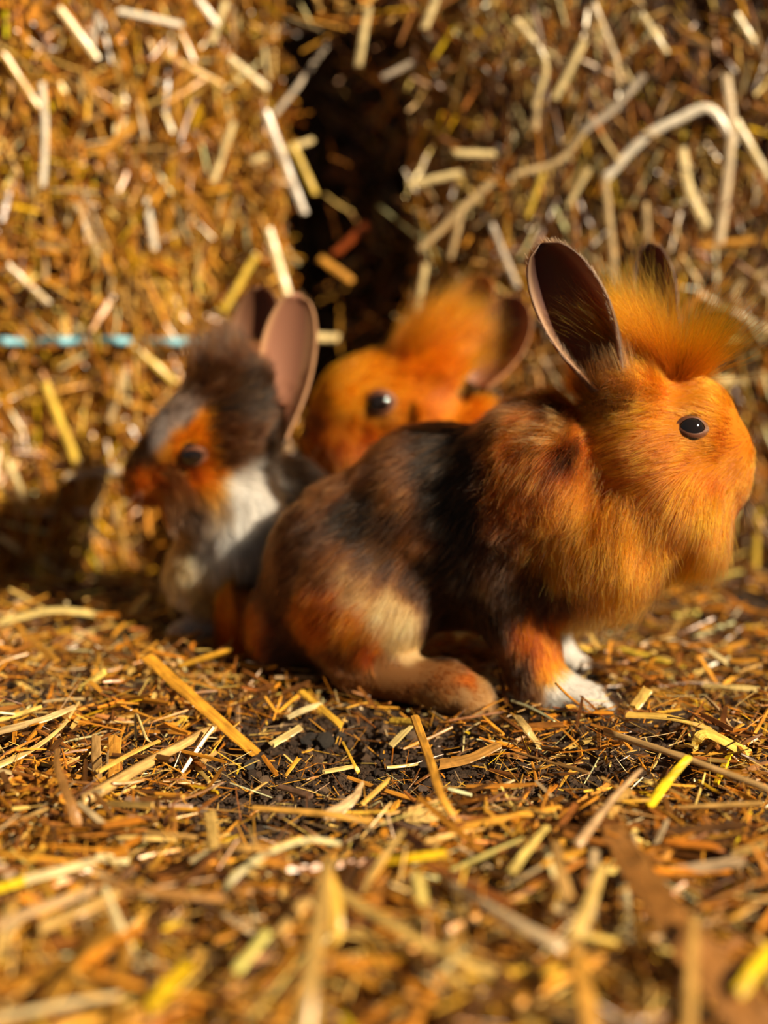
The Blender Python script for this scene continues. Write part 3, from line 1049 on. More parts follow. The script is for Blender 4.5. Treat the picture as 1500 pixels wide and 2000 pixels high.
# ---- the big rabbit in front
def front_rabbit():
    b = Body()
    back = (-1, -.1, -.25); down = (-.25, -.25, -1)
    b.E(690, 1115, .655, 165, 190, .058, 20, fur=(11, (-.8, -.1, -.6), .22))               # rump
    b.E(850, 1025, .65, 170, 195, .055, k=.02, fur=(11, (-.8, -.1, -.6), .22))                    # barrel
    b.E(985, 1025, .628, 135, 200, .048, k=.022, fur=(12, (-.5, -.1, -.8), .25))                   # shoulder
    b.E(1110, 1070, .615, 105, 135, .042, fur=(16, (-.1, -.1, -1), .28))                   # breast
    b.E(715, 1195, .612, 122, 108, .026, 12, k=.016, fur=(11, (-.6, 0, -.75), .22))        # thigh
    b.C((690, 1308, .608, 46), (870, 1338, .590, 45), k=.012, fur=(5, (1, -.1, -.25), .2)) # hind foot
    b.C((870, 1342, .590, 45), (922, 1362, .585, 43), k=.008, fur=(5, (1, -.1, -.4), .2))
    for dx, dy, yy in ((0, 4, .577), (8, 1, .585), (4, -5, .593)):
        b.C((912 + dx, 1374 + dy, yy, 24), (940 + dx, 1383 + dy, yy - .001, 20), k=.004, fur=(4, (1, -.2, -.4), .2))
    b.C((690, 1290, .70, 40), (900, 1300, .70, 34), k=.010, fur=(5, (1, 0, -.3), .2))       # other hind foot
    b.E(480, 1225, .675, 40, 72, .024, -12, k=.01, fur=(13, (-.3, 0, 1), .4))              # tail
    b.E(560, 1215, .66, 70, 90, .04, k=.012, fur=(10, (-.8, 0, -.4), .25))
    b.C((1005, 1170, .60, 78), (1045, 1315, .588, 53), k=.014, fur=(9, (.15, -.1, -1), .22))   # near front leg
    b.C((1062, 1336, .586, 41), (1148, 1366, .583, 33), k=.008, fur=(5, (1, -.1, -.25), .22))  # paw
    for dx, dy, yy in ((-4, 3, .574), (8, 0, .581), (6, -6, .589)):
        b.C((1140 + dx, 1373 + dy, yy, 17), (1178 + dx, 1384 + dy, yy - .001, 12), k=.004, fur=(4, (1, -.2, -.25), .2))
    b.C((1060, 1140, .65, 56), (1082, 1260, .65, 34), k=.012, fur=(7, (.15, 0, -1), .22))      # other front leg
    b.C((1085, 1275, .65, 32), (1128, 1300, .647, 25), k=.006, fur=(5, (1, 0, -.3), .2))
    for dx, yy in ((0, .640), (6, .648), (2, .656)):
        b.C((1122 + dx, 1302, yy, 13), (1144 + dx, 1310, yy, 9), k=.004, fur=(4, (1, 0, -.3), .2))
    b.E(1070, 920, .612, 112, 138, .044, k=.016, fur=(19, (-.5, -.35, -.75), .42))                   # neck
    b.E(1250, 880, .60, 125, 125, .040, fur=(10, (-1, -.1, -.2), .2))                      # skull
    b.E(1345, 845, .60, 85, 110, .034, 15, fur=(6, (-.8, -.1, .3), .16))                   # brow
    b.E(1400, 905, .60, 60, 85, .027, 20, fur=(6, (-.7, -.1, -.6), .18))                   # muzzle
    b.E(1420, 945, .60, 40, 50, .020, k=.008, fur=(5, (-.6, -.1, -.8), .2))
    b.E(1300, 975, .588, 110, 95, .030, fur=(20, (-.35, -.25, -.95), .26))                 # cheek
    b.E(1345, 1020, .60, 75, 70, .03, fur=(22, (-.05, -.2, -1), .26))                      # chin beard
    b.E(1200, 1040, .598, 125, 115, .038, fur=(26, (-.15, -.2, -1), .28))                  # ruff
    b.E(1215, 752, .608, 80, 45, .032, fur=(13, (-.6, 0, .8), .4))          # crown
    Y = .6
    blobs = [(1330, 880, .57, 130, ORANGE, 1.6), (1400, 780, .59, 80, ORG2), (1440, 900, .59, 60, ORANGE), (1260, 1000, .56, 120, LORG, 1.5), (1230, 900, .56, 80, LORG), (1370, 1050, .58, 80, LORG), (1320, 1135, .58, 60, PEACH),
             (1035, 960, .57, 75, DORG, 1.6), (1000, 880, .58, 40, DORG, 1.4), (1010, 810, .58, 26, DORG), (1060, 880, .57, 40, DORG, 1.4), (1080, 1060, .57, 70, LORG, 1.4), (1140, 1010, .57, 70, LORG, 1.4), (1180, 930, .56, 60, LORG, 1.2), (1190, 840, .57, 45, ORANGE), (1260, 640, .6, 110, LORG, 1.5), (1265, 780, .58, 50, ORANGE, 1.2),
             (1160, 760, .58, 45, BR, 1.4), (1215, 735, .58, 28, BR, 1.2), (1100, 765, .59, 40, DBR, 1.1), (1060, 792, .58, 26, TANF, 1.1), (1110, 815, .575, 24, TANF), (1115, 880, .57, 20, BLACK, 1.3),
             (1150, 1140, .57, 50, BR), (1200, 1190, .58, 60, PEACH), (1250, 1120, .57, 70, LORG), (1080, 1150, .58, 60, DBR, 1.3), (1352, 836, .57, 42, PEACH, 1.3), (1385, 880, .57, 20, TANF, .7),
             (890, 870, .6, 75, BLACK, 1.6), (890, 980, .6, 70, BLACK, 1.6), (880, 1090, .6, 50, BLACK, 1.4), (930, 1180, .59, 55, BLACK, 1.3), (990, 1080, .585, 70, DBR, 1.2), (1010, 1000, .585, 60, DBR), (960, 1120, .59, 28, TANF, .6), (1010, 1180, .58, 45, DBR),  # shoulder band: black fur, with shade of head and mane painted in
             (1060, 1240, .58, 50, DORG, 1.3), (1075, 1300, .58, 32, ORANGE), (1000, 1310, .58, 45, DBR, 1.2), (1040, 1360, .575, 26, BR), (1152, 1378, .575, 56, WHT, 6), (1125, 1292, .64, 46, WHT, 6),
             (800, 870, .6, 45, BR), (720, 905, .61, 45, DBR), (650, 950, .61, 45, BR), (780, 950, .6, 45, BR, .9), (700, 1000, .6, 50, BLACK, 1.2), (770, 1030, .595, 40, DBR, 1.1), (830, 1040, .6, 40, BR), (830, 1150, .595, 45, DBR), (745, 1085, .59, 40, DBR),
             (640, 1115, .6, 36, BR), (705, 1130, .59, 34, TANF), (590, 1060, .62, 50, DBR), (560, 1150, .63, 50, DBR), (625, 1205, .6, 50, DORG, 1.2), (690, 1215, .585, 40, ORANGE, 1.1), (660, 1150, .6, 32, DORG), (765, 1190, .588, 40, CREAM, 1.4), (795, 1245, .588, 44, CREAM, 2.0), (800, 1325, .59, 36, BR, 1.5), (735, 1235, .586, 34, PEACH, 1.3), (660, 1290, .6, 45, BR), (720, 1270, .59, 32, DORG), (870, 1250, .6, 40, BLACK), (840, 1210, .6, 30, DBR),
             (470, 1220, .66, 60, DORG, 1.2), (560, 1290, .63, 50, DBR), (760, 1325, .6, 50, BR), (880, 1320, .585, 40, BR), (905, 1330, .58, 22, DORG, 1.1), (930, 1355, .585, 40, TANF, 1.1), (850, 1380, .59, 36, TANF)]
    R = Rabbit('rabbit', 'orange-maned tortoiseshell rabbit with white paws facing right in front', b, colour_field(blobs, BR, warp=.005, seed=3), step=.002)
    R.eye(1352, 834, 56, 36, deg=-6)
    R.coat(190000, 6, seed=1, rad=.00008, jitter=.38, curl=.34, clump=.5, nclump=6500)
    root = P(1235, 960, .62)
    R.tuft((P(1280, 722, .618), .027), 7000, .060, lambda v: v - root + np.array([-.012, 0, .03]), .75, seed=5, lift=.5, clump=.35, curl=.45, rad=.000075)
    R.tuft((P(1245, 722, .632), .016), 2600, .050, (.02, .25, 1), .6, seed=15, lift=.45, clump=.4, curl=.4, rad=.000075)
    R.tuft((P(1190, 775, .585), .016), 2600, .024, (-.15, -.25, 1), .6, seed=16, lift=.4, clump=.5, curl=.4, rad=.000075, colf=lambda X: np.tile(BR, (len(X), 1)))
    R.tuft((P(1255, 780, .58), .016), 1200, .016, (-1, -.35, -.15), .5, seed=17, lift=.4, clump=.7, curl=.5, rad=.000075)
    R.tuft((P(1095, 830, .58), .012), 700, .020, (-.9, -.3, .25), .3, seed=6, colf=lambda X: np.tile(TANF, (len(X), 1)), lift=.3, clump=.7)
    R.tuft((P(1050, 950, .575), .034), 9000, .019, (-.3, -.6, -.4), .9, seed=7, curl=1.0, lift=.5, clump=.6, rad=.00008)
    R.tuft((P(1190, 1070, .565), .034), 5000, .028, (-.1, -.5, -.9), .7, seed=8, curl=.6, lift=.4, clump=.6, rad=.00008)
    R.ear(P(1190, 752, .578), P(1056, 476, .584), .0345, (-.25, -.95, .0), (.075, .018, .010), (.10, .05, .03), seed=20, furcol=(.46, .27, .16), n=4200, cup=(2.4, 1.2), bow=.05)
    R.ear(P(1272, 740, .64), P(1268, 474, .665), .027, (-.5, -.85, 0), (.10, .04, .025), (.12, .07, .05), seed=24, furcol=(.25, .14, .09), n=2200)
    R.nose(P(1462, 915, .60), .0042)
    R.whiskers(1440, 945, .585, [(.3, -1, -.1), (.1, -1, -.35), (-.2, -1, -.2), (.4, -.9, -.5), (-.3, -.9, -.5)], .035)
    R.finish('long orange fur of the mane and mottled brown coat')
front_rabbit()

# ---- the grey-brown rabbit at the left
def left_rabbit():
    b = Body()
    y = .715
    b.E(560, 1060, .748, 120, 165, .040, fur=(12, (.8, 0, -.5), .25))                      # trunk, behind the big rabbit
    b.E(470, 1030, y, 90, 130, .042, fur=(17, (.1, -.2, -1), .3))                          # chest
    b.E(400, 1110, y - .005, 65, 90, .03, fur=(14, (0, -.2, -1), .28))
    b.E(430, 850, y, 112, 120, .038, 20, fur=(12, (.8, -.1, .3), .25))                     # skull
    b.E(350, 880, y, 75, 85, .031, 30, fur=(6, (.7, 0, .4), .18))                          # face
    b.E(290, 930, y - .002, 48, 58, .022, 20, fur=(6, (.7, -.1, -.3), .2))                 # muzzle
    b.E(400, 965, y - .006, 85, 75, .032, fur=(18, (.45, -.2, -.9), .3))                   # cheek
    b.E(445, 740, y + .005, 75, 55, .028, fur=(13, (.5, .1, .8), .4))           # crown
    b.C((430, 1120, .72, 50), (420, 1200, .712, 33), k=.012, fur=(7, (0, 0, -1), .22))
    b.C((420, 1215, .71, 34), (355, 1238, .706, 27), k=.008, fur=(6, (-1, 0, -.2), .22))
    for dx, yy in ((0, .699), (-5, .706), (0, .714)):
        b.C((360 + dx, 1238, yy, 15), (335 + dx, 1246, yy, 11), k=.004, fur=(4, (-1, 0, -.2), .2))
    b.C((500, 1150, .76, 50), (480, 1210, .76, 36), k=.012)
    b.C((480, 1220, .76, 34), (420, 1215, .76, 26), k=.008)
    blobs = [(320, 800, .69, 50, (.58, .48, .44), 1.8), (400, 730, .7, 60, DBR, 1.3), (350, 860, .685, 36, ORG2, .8), (390, 858, .685, 34, ORG2, 1.4), (410, 920, .685, 40, ORANGE, 1.3), (270, 960, .69, 55, DORG, 1.3), (255, 890, .69, 45, DBR, 1.2), (330, 960, .685, 40, BR),
             (460, 860, .69, 60, DBR, 1.3), (470, 760, .69, 60, BLACK), (380, 1000, .68, 50, GRYB), (430, 980, .68, 40, TANF, .9), (500, 960, .69, 60, WHT, 1.8), (460, 1040, .69, 60, WHT, 1.6), (425, 1095, .69, 45, WHT, 1.3), (350, 1060, .69, 45, TANF), (400, 1110, .69, 60, CREAM, 1.2), (400, 1050, .685, 25, GRYB),
             (360, 1235, .70, 70, (.75, .68, .64), 3), (560, 900, .72, 60, BLACK, 1.5), (570, 1040, .74, 80, DBR), (280, 1020, .69, 25, WHT, .8), (430, 660, .72, 60, BR)]
    R = Rabbit('rabbit', 'grey and brown rabbit with a white chest facing left by the bale', b, colour_field(blobs, DBR, warp=.006, seed=13), step=.0026)
    R.eye(376, 891, 56, 34, deg=14)
    R.coat(55000, 6, seed=31, rad=.00014, jitter=.35, curl=.35)
    root = P(440, 860, y)
    R.tuft((P(435, 715, y), .022), 1100, .026, lambda v: v - root + np.array([-.006, 0, .02]), .5, seed=35, rad=.00016, lift=.55, clump=.7, curl=.4,
           colf=lambda X: np.where(rng.random((len(X), 1)) < .5, np.array(GRYB)[None], np.array(DBR)[None]))
    R.ear(P(530, 850, .712), P(583, 572, .722), .036, (.05, -.98, .0), (.34, .15, .09), (.34, .17, .09), seed=40, furcol=(.55, .30, .15), n=1500, tipdark=.0, cup=(1.7, .5), tipin=0)
    R.ear(P(465, 745, .742), P(510, 558, .760), .034, (-.3, -.9, 0), (.16, .065, .03), (.18, .08, .045), seed=44, furcol=(.24, .11, .05), n=1200, tipin=.2)
    R.nose(P(250, 935, .705), .0045)
    R.whiskers(280, 960, .69, [(-.3, -1, -.1), (-.1, -1, -.35), (.2, -1, -.2), (-.6, -.8, -.4), (.1, -.9, -.7)], .04)
    R.finish('grey brown fur with white chest ruff')
left_rabbit()

# ---- the orange rabbit behind
def back_rabbit():
    b = Body()
    y = .80
    b.E(930, 960, .802, 140, 185, .048, fur=(12, (.8, 0, -.5), .25))
    b.E(770, 960, y + .008, 100, 130, .036, fur=(16, (.2, -.1, -1), .28))
    b.E(770, 790, y, 110, 110, .04, fur=(12, (.9, 0, .1), .22))
    b.E(690, 790, y - .003, 78, 95, .033, 25, fur=(6, (.8, 0, .4), .18))
    b.E(640, 845, y - .003, 52, 62, .024, 20, fur=(6, (.7, -.1, -.3), .2))
    b.E(700, 880, y - .004, 85, 70, .034, fur=(14, (.4, -.1, -.9), .28))
    b.E(835, 715, y, 80, 62, .034, -25, fur=(15, (.8, .1, .5), .35))
    b.C((740, 1050, .79, 50), (720, 1120, .785, 36), k=.012)
    b.C((720, 1130, .785, 34), (670, 1145, .78, 27), k=.008)
    b.C((950, 1100, .80, 55), (850, 1130, .79, 40), k=.012)
    b.C((950, 1100, .835, 45), (850, 1110, .835, 36), k=.012)
    blobs = [(700, 760, .77, 90, ORG2, 1.6), (640, 840, .77, 50, DORG), (608, 830, .77, 30, DBR, 1.3), (690, 860, .77, 60, DORG, 1.2), (780, 760, .77, 70, ORANGE, 1.3), (850, 650, .78, 110, LORG, 1.5), (930, 800, .78, 80, ORANGE), (745, 800, .765, 40, PEACH, .8), (850, 760, .77, 50, DORG), (950, 740, .8, 60, ORG2)]
    R = Rabbit('rabbit', 'bright orange rabbit peering out between its two companions, against the gap', b, colour_field(blobs, DORG, warp=.006, seed=23), step=.0028)
    R.eye(741, 787, 56, 40, deg=6)
    R.coat(45000, 6, seed=51, rad=.00015, jitter=.35, curl=.35)
    root = P(790, 790, y)
    R.tuft((P(830, 690, y), .032), 2600, .052, (.68, .12, .62), .7, seed=55, rad=.00016, lift=.32, clump=.65, curl=.4)
    R.ear(P(855, 690, .812), P(948, 535, .825), .034, (-.5, -.8, .1), (.50, .17, .03), (.60, .22, .05), seed=60, furcol=(.70, .24, .03), n=1500, tipdark=.1, tipin=.2, cup=(1.8, .6))
    R.ear(P(925, 745, .782), P(1012, 578, .792), .040, (-.35, -.92, .1), (.20, .075, .035), (.42, .2, .1), seed=64, furcol=(.50, .22, .08), n=1300, tipdark=.1, cup=(1.7, .55), tipin=.1)
    R.nose(P(598, 845, .785), .0045)
    R.whiskers(640, 870, .775, [(-.3, -1, -.1), (-.1, -1, -.35), (.2, -1, -.2)], .04)
    R.finish('bright orange fur with a backswept mane')
back_rabbit()

# ------------------------------------------------------------------ straw litter on the ground
def litter():
    def spots(n, ylo, yhi, keep_soil, gaps=0):
        y = rng.uniform(ylo, yhi, n)
        x = rng.uniform(-1, 1, n) * (.06 + y * .40)
        xy = np.c_[x, y]
        m = soil_mask(xy)
        k = rng.random(n) > m * keep_soil
        k &= rng.random(n) > gaps * np.clip(vnoise(np.c_[xy, np.zeros(n)], 30, 77) * 2.2 + .35 + .55 * np.clip((.44 - y) / .05, 0, 1), 0, 1)
        if gaps: k &= rng.random(n) > .62 * np.clip((.46 - y) / .07, 0, 1)
        for b in (bale_left, bale_right):
            k &= ((np.c_[xy, np.zeros(n)] - b.org) @ b.uy) < -.004
        return xy[k]
    def lay(name, xy, lr, wr, lift, tilt, probs):
        n = len(xy)
        a = rng.uniform(0, math.pi, n)
        D = np.stack([np.cos(a), np.sin(a), rng.normal(0, tilt, n)], 1)
        Ln = rng.uniform(*lr, n); W = rng.uniform(*wr, n)
        Z = hgt(xy) + .0006 + lift * rng.random(n) ** 1.3 * (1 - soil_mask(xy) * .8)
        C = np.c_[xy, Z]
        ok = np.ones(n, bool)
        for B in BODIES:
            for f in (-.5, -.25, 0, .25, .5):
                ok &= B.dist(C + norm(D) * (f * Ln)[:, None]) > .0015
        C, D, Ln, W, n = C[ok], D[ok], Ln[ok], W[ok], int(ok.sum())
        big = 1 + .65 * np.clip((.46 - C[:, 1]) / .09, 0, 1)
        V, Q, UV, per = straw_batch(C, D, Ln * big, W * big, W * rng.uniform(.2, .8, n), rng.normal(0, .08, n), rng.normal(0, .5, n))
        c, _ = pick_cols(n, probs)
        return V, Q, UV, np.repeat(c, per, 0)
    a = lay('straw_litter', spots(11500, .27, .98, 1.3, .93), (.007, .036), (.0009, .0036), .016, .28, (3.4, 1.8, 4, 2.6, .7, 4.4, 4.2, .5, 1))
    b = lay('straw_chaff', spots(9500, .27, .75, .82), (.002, .008), (.0004, .0013), .005, .3, (4, 3, 3, 3, 1, 2.5, 2, .5, 1))
    d = lay('straw_fibre', spots(7500, .30, .72, .65), (.006, .026), (.00025, .0007), .013, .35, (4, 3, 4, 3, 1, 3, 2, .3, 1))
    o1, o2 = len(a[0]), len(a[0]) + len(b[0])
    me = quad_mesh('straw_litter', np.vstack([a[0], b[0], d[0]]), np.vstack([a[1], b[1] + o1, d[1] + o2]), uv=np.vstack([a[2], b[2], d[2]]), vcol=np.vstack([a[3], b[3], d[3]]))
    tag(link('straw_litter', me, M_STRAW), label='loose chopped straw, chaff and fibres scattered over the soil', cat='straw bedding', kind='stuff')
litter()

# single straws that the photograph shows one by one: (path of (px, py, lift), width px, thickness, colour, label, node, taper)
H = [
    ([(288, 1283, .022), (390, 1375, .014), (494, 1466, .003)], 25, .15, (.66, .30, .025), 'long flat amber straw slanting down to the dark soil', None, (1, .9)),
    ([(165, 1563, .010), (290, 1490, .012), (415, 1424, .012)], 25, .85, (.60, .36, .12), 'thick jointed tan stem left of the bare soil', [.47, .93], (1.05, .75)),
    ([(-10, 1498, .010), (60, 1465, .014), (120, 1420, .016), (153, 1372, .014)], 14, .3, (.72, .48, .16), 'curved pale yellow blade at the left edge above the jointed stem', None, (1.2, .4)),
    ([(0, 1428, .012), (75, 1408, .015), (142, 1383, .016)], 19, .3, (.74, .50, .22), 'straw with a frayed whitish tip near the left edge', None, (1, .8)),
    ([(112, 1465, .020), (112, 1500, .020), (135, 1560, .018), (150, 1605, .010)], 19, .25, (.36, .17, .045), 'curved brown leaf blade crossing the left end of the jointed stem', None, (.6, 1.1)),
    ([(187, 1442, .012), (190, 1522, .006)], 19, .3, (.42, .24, .08), 'short upright striped brown stub above the jointed stem', None, (1, 1)),
    ([(224, 1445, .012), (222, 1510, .006)], 25, .25, (.52, .23, .03), 'short upright orange brown stub beside the striped brown stub', None, (1.1, .9)),
    ([(195, 1505, .013), (260, 1470, .014), (310, 1447, .013)], 12, .4, (.70, .40, .08), 'thin golden straw just above the jointed stem', None, (1, .8)),
    ([(810, 1402, .022), (838, 1480, .022), (862, 1555, .018), (900, 1610, .010), (935, 1645, .004)], 17, .4, (.64, .30, .035), 'curved orange straw standing up in front of the hind foot', None, (1.2, .8)),
    ([(500, 1578, .008), (620, 1588, .010), (745, 1606, .008)], 16, .5, (.66, .34, .06), 'long orange tan straw lying across the lower edge of the soil', None, (.8, 1)),
    ([(745, 1606, .008), (840, 1618, .008), (905, 1618, .005)], 15, .4, (.16, .10, .07), 'dark grey brown straw continuing right of the long orange tan one', None, (1, .6)),
    ([(648, 1590, .006), (690, 1560, .010), (706, 1532, .014)], 30, .12, (.66, .44, .22), 'torn pale husk with a pointed tip on the soil', None, (1.0, .25)),
    ([(862, 1492, .007), (915, 1482, .010), (968, 1458, .012)], 25, .12, (.46, .22, .045), 'ragged brown bark-like flake right of the standing orange straw', None, (1, .8)),
    ([(790, 1592, .004), (862, 1590, .005)], 33, .12, (.76, .50, .16), 'broad pale golden chip below the standing orange straw', None, (1, 1.05)),
    ([(868, 1623, .008), (980, 1600, .012), (1090, 1578, .010)], 17, .4, (.62, .29, .03), 'amber straw running right from the foot of the standing orange straw', None, (1, .9)),
    ([(752, 1682, .008), (805, 1675, .010), (862, 1668, .010)], 22, .35, (.84, .52, .01), 'bright yellow straw piece below the bare soil', None, (1, .9)),
    ([(1185, 1430, .014), (1330, 1478, .018), (1510, 1545, .016)], 17, .6, (.58, .36, .14), 'long tan stalk slanting to the right edge', [.5], (1.1, .9)),
    ([(1358, 1475, .006), (1362, 1445, .016), (1385, 1434, .018), (1455, 1468, .012)], 24, .12, (.84, .56, .10), 'flat yellow straw folded into a curl at the right', None, (.7, 1.05)),
    ([(1270, 1572, .010), (1300, 1530, .016), (1342, 1482, .022)], 19, .5, (.84, .60, .015), 'vivid lemon yellow stub sticking up below the long tan stalk', [.48], (1, .9)),
    ([(1128, 1648, .012), (1165, 1600, .016), (1205, 1550, .020), (1252, 1502, .022)], 17, .6, (.54, .34, .17), 'beige twig leaning left of the lemon yellow stub', [.3], (1.25, .55)),
    ([(1000, 1702, .010), (1030, 1660, .014), (1068, 1615, .014)], 19, .4, (.70, .52, .14), 'pale yellow straw left of the broad brown leaf', None, (1, .7)),
    ([(1175, 1570, .006), (1220, 1660, .012), (1310, 1790, .016), (1390, 1890, .014), (1510, 2030, .006)], 80, .05, (.34, .145, .035), 'broad brown dry leaf across the lower right corner', None, (.75, 1.2)),
    ([(1355, 1800, .022), (1350, 1900, .022), (1345, 2020, .016)], 24, .4, (.58, .32, .08), 'tan straw lying over the broad brown leaf', None, (1, 1)),
    ([(872, 1722, .012), (985, 1790, .014), (1095, 1850, .010)], 25, .6, (.58, .42, .24), 'greyish tan stalk left of the broad brown leaf', None, (.8, 1.1)),
    ([(650, 1735, .014), (760, 1805, .014), (890, 1875, .010), (960, 1900, .008)], 26, .5, (.60, .38, .10), 'long olive tan stalk crossing the bottom middle', None, (.9, 1)),
    ([(590, 2030, .020), (605, 1900, .030), (625, 1780, .034), (638, 1680, .034)], 38, .6, (.50, .30, .08), 'thick blurred olive stalk rising from the bottom edge', None, (1.2, .7)),
    ([(637, 1690, .024), (655, 1760, .020), (658, 1830, .012)], 26, .3, (.76, .46, .07), 'gold strip beside the tip of the thick olive stalk', None, (.8, 1)),
    ([(440, 1750, .006), (455, 1715, .012), (520, 1668, .016), (600, 1640, .016), (660, 1648, .010)], 15, .5, (.66, .56, .28), 'bowed pale green stalk below the soil', [.42], (1, .9)),
    ([(138, 1708, .012), (290, 1740, .014), (465, 1758, .010)], 20, .4, (.38, .18, .045), 'long brown straw across the lower left', None, (1, .8)),
    ([(0, 1805, .012), (90, 1770, .014), (182, 1738, .012)], 22, .4, (.66, .42, .20), 'pinkish tan straw at the lower left edge', None, (1, 1)),
    ([(88, 1808, .010), (160, 1778, .012), (225, 1745, .012)], 25, .35, (.66, .40, .12), 'tan straw lying right of the pinkish tan straw', None, (1, .9)),
    ([(295, 1965, .012), (330, 1925, .016), (362, 1888, .014)], 30, .4, (.88, .56, .01), 'blurred bright yellow piece at the bottom left', [.5], (1, 1)),
    ([(465, 1890, .008), (520, 1825, .012)], 24, .5, (.62, .54, .14), 'blurred greenish yellow bit in the dark hollow at bottom', None, (1, .8)),
    ([(1122, 1830, .010), (1150, 1765, .016), (1175, 1695, .016)], 25, .4, (.72, .48, .14), 'pale yellow stub left of the middle of the brown leaf', None, (1, .9)),
    ([(1085, 1645, .012), (1092, 1690, .018), (1112, 1770, .012)], 26, .3, (.48, .27, .08), 'curved tan leaf piece above the greyish tan stalk', None, (.8, 1)),
    ([(1445, 1932, .014), (1475, 1890, .018), (1510, 1850, .016)], 30, .5, (.88, .58, .01), 'blurred bright yellow piece at the bottom right', None, (1, 1)),
    ([(1128, 1868, .014), (1140, 1930, .016), (1160, 2030, .010)], 36, .4, (.62, .30, .045), 'blurred orange stalk standing at the bottom right of centre', [.15], (.9, 1)),
    ([(-10, 1738, .012), (40, 1722, .012)], 20, .5, (.86, .58, .01), 'bright yellow piece at the left edge', None, (1, 1)),
    ([(46, 1720, .012), (120, 1700, .014), (182, 1682, .012)], 19, .4, (.84, .66, .34), 'shiny cream straw end right of the yellow piece at the left edge', None, (1, 1)),
    ([(1228, 1396, .012), (1310, 1402, .014), (1395, 1426, .010)], 14, .5, (.68, .42, .08), 'golden stem on the ridge right of the white paw', None, (1.2, .7)),
    ([(1012, 1402, .014), (1030, 1425, .014), (1050, 1452, .006)], 20, .2, (.48, .32, .11), 'curled dry leaf scrap below the front legs', None, (.8, 1)),
    ([(590, 1352, .010), (625, 1382, .008), (662, 1414, .004)], 17, .5, (.72, .40, .04), 'amber stub below the thigh of the front rabbit', None, (1, 1)),
    ([(1215, 1268, .008), (1330, 1302, .010)], 15, .5, (.76, .54, .06), 'blurred greenish yellow straw behind the white paws', None, (1, .9)),
    ([(410, 1590, .010), (418, 1652, .008)], 24, .25, (.72, .46, .13), 'tan chip standing on the soil left of the bowed stalk', None, (1, .9)),
    ([(285, 1625, .006), (350, 1632, .008), (405, 1640, .006)], 12, .4, (.52, .29, .08), 'thin brown straw left of the standing tan chip', None, (1, .8)),
    ([(420, 1648, .006), (470, 1655, .008), (525, 1658, .006)], 16, .4, (.56, .30, .07), 'brown straw right of the standing tan chip', None, (1, .9)),
    ([(240, 1215, .004), (286, 1166, .020)], 18, .5, (.66, .42, .08), 'yellow stub leaning in the shadow below the left rabbit', None, (1, 1)),
    ([(0, 1215, .012), (110, 1192, .016), (215, 1205, .012)], 17, .4, (.74, .56, .20), 'arched pale straw at the foot of the left bale', None, (1, .9)),
    ([(160, 1345, .008), (200, 1315, .014)], 17, .4, (.78, .56, .12), 'pale yellow stub left of the long amber straw', None, (1, 1)),
    ([(40, 1235, .012), (110, 1290, .014)], 22, .25, (.56, .26, .03), 'amber leaf blade below the arched pale straw', None, (1, .7)),
    ([(265, 1445, .010), (266, 1395, .018), (285, 1440, .014), (300, 1455, .006)], 6, .8, (.66, .48, .18), 'thin looped stem under the long amber straw', None, (1, 1)),
    ([(1380, 1340, .010), (1450, 1344, .012), (1510, 1350, .010)], 15, .4, (.72, .54, .20), 'pale straw at the right edge behind the ridge', None, (1, 1)),
    ([(1240, 1380, .008), (1262, 1350, .014)], 22, .3, (.66, .42, .10), 'tan stub right of the near white paw', None, (1, 1)),
    ([(1090, 1490, .010), (1150, 1510, .012), (1010, 1470, .010)], 8, .5, (.30, .16, .05), 'thin dark stem doubled back on the litter right of the soil', None, (1, .8)),
    ([(670, 1450, .006), (690, 1490, .006), (700, 1508, .003)], 10, .3, (.78, .46, .04), 'small orange sliver standing on the soil', None, (.5, 1)),
    ([(635, 1507, .003), (690, 1497, .005)], 11, .4, (.76, .54, .18), 'small pale straw piece left of the orange sliver', None, (1, .9)),
    ([(710, 1568, .004), (735, 1545, .007), (760, 1522, .010)], 11, .5, (.72, .42, .08), 'small golden straw right of the torn pale husk', None, (1, 1)),
    ([(548, 1537, .003), (605, 1555, .005)], 16, .5, (.20, .11, .07), 'purplish brown woody bit on the soil', None, (1, 1)),
    ([(560, 1512, .003), (582, 1482, .007)], 10, .4, (.68, .34, .03), 'small orange straw bit at the left of the soil', None, (.7, 1)),
    ([(535, 1452, .004), (582, 1424, .009)], 17, .3, (.78, .58, .22), 'pale flat straw piece at the upper left of the soil', None, (1, 1)),
    ([(765, 1455, .004), (808, 1410, .012)], 15, .4, (.72, .54, .20), 'pale straw just left of the standing orange straw', None, (1, 1)),
    ([(768, 1408, .010), (808, 1410, .014)], 20, .4, (.76, .50, .06), 'yellow bit at the tip of the standing orange straw', None, (1, 1)),
    ([(250, 1560, .006), (300, 1572, .008), (365, 1578, .006)], 19, .2, (.50, .32, .22), 'pinkish flat husk below the jointed stem', None, (.8, .9)),
]
LAND = []
import re
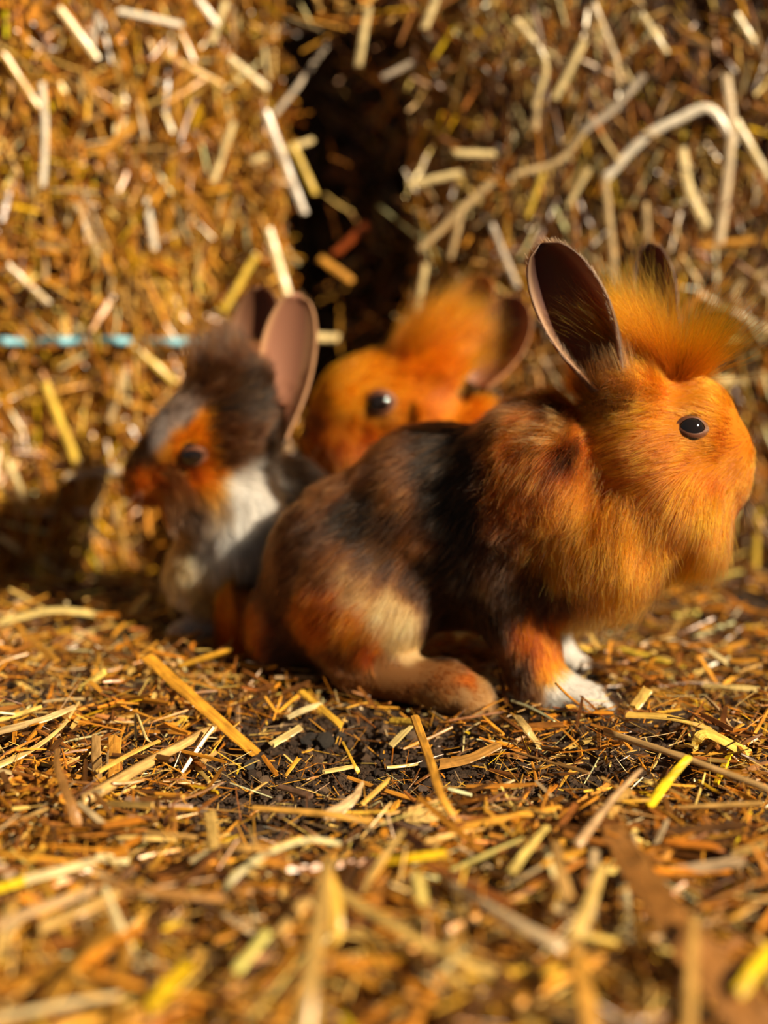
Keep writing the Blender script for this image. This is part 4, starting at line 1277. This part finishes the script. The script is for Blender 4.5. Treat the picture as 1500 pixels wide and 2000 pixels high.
for i, (pts, w, th, c, lab, nd, tp) in enumerate(H):
    pp = [G(p[0], p[1], p[2] + (.006 if p[1] > 1640 else (.003 if p[1] > 1540 else .0015))) for p in pts]
    m = np.mean([S(p[1], q[1]) for p, q in zip(pts, pp)])
    o0 = np.mean(pp, 0)
    me = stalk_mesh('straw', [q - o0 for q in pp], w * m, thick=th, node=nd, taper=tp, seed=100 + i)
    nm = 'dry_leaf' if 'leaf' in lab else ('twig' if 'twig' in lab else ('husk' if 'husk' in lab else 'straw'))
    o = link(nm, me)
    o.location = o0
    o.color = (*c, 1)
    tag(o, label=lab, cat='dry leaf' if nm == 'dry_leaf' else nm)
    short = re.split(r' (?:slanting|left of|right of|at|above|below|near|crossing|beside|just|standing|lying|across|on|in|behind|leaning|continuing|running|rising|sticking|folded|doubled|under|with)\b', lab)[0]
    if short not in [l[2] for l in LAND] and len(short.split()) > 2:
        LAND.append((o0[0], o0[1], short))

NAMES = ['golden', 'bright golden', 'amber', 'pale', 'whitish', 'brown', 'dark brown', 'yellow', 'greyish tan']
def loose_straws(n):
    k = 0; made = []
    while k < n:
        y = random.uniform(.29, .66); x = random.uniform(-1, 1) * (.02 + y * .36)
        sm = soil_mask(np.array([[x, y]]))[0]
        if random.random() < sm * .75: continue
        if y > .57 and -.09 < x < .17: continue
        me, L, w = BASES[random.randrange(len(BASES))]
        o = link('straw', me)
        s = random.uniform(.55, 1.0) if y > .4 else random.uniform(1.0, 1.7)
        o.scale = (s, s, s)
        tl = random.gauss(0, .14)
        o.rotation_euler = (random.gauss(0, .5), tl, random.uniform(0, 6.28))
        o.location = (x, y, float(hgt([[x, y]])[0]) + .003 + .008 * random.random() * (1 - .7 * sm) + abs(math.sin(tl)) * L * s * .35)
        c, i = pick_cols(1, (4, 3.5, 3, 3, 1, 2, .8, 1, 1))
        o.color = (*c[0], 1)
        made.append((o, i[0], o.location.copy(), o.rotation_euler.z))
        k += 1
    # labels: colour, lie and the nearest straw that one can find
    names = []
    for o, ci, loc, rz in made:
        best = min(LAND, key=lambda l: (l[0] - loc.x) ** 2 + (l[1] - loc.y) ** 2)
        dx, dy = loc.x - best[0], loc.y - best[1]
        rel = ('right of' if dx > 0 else 'left of') if abs(dx) > abs(dy) else ('behind' if dy > 0 else 'in front of')
        c = abs(math.cos(rz))
        lie = 'crosswise' if c > .82 else ('lengthwise' if c < .45 else 'aslant')
        names.append(f'short {NAMES[ci]} straw lying {lie} {rel} the {best[2]}')
    for nm in sorted(set(names)):
        same = sorted([m for m, q in zip(made, names) if q == nm], key=lambda m: m[2].y)
        for k, (o, ci, loc, rz) in enumerate(same):
            lab = nm
            if len(same) == 2:
                lab = ('nearer', 'farther')[k] + nm.replace('short', ' of two', 1).replace('straw ', 'straws ', 1)
            elif len(same) == 3:
                lab = ('nearest', 'middle', 'farthest')[k] + nm.replace('short', ' of three', 1).replace('straw ', 'straws ', 1)
            if len(lab.split()) > 16: lab = lab.replace(' lying', '')
            tag(o, label=lab, cat='straw', group='short loose straws on the ground' if len(same) < 4 else nm.replace('straw ', 'straws ', 1))
loose_straws(250)
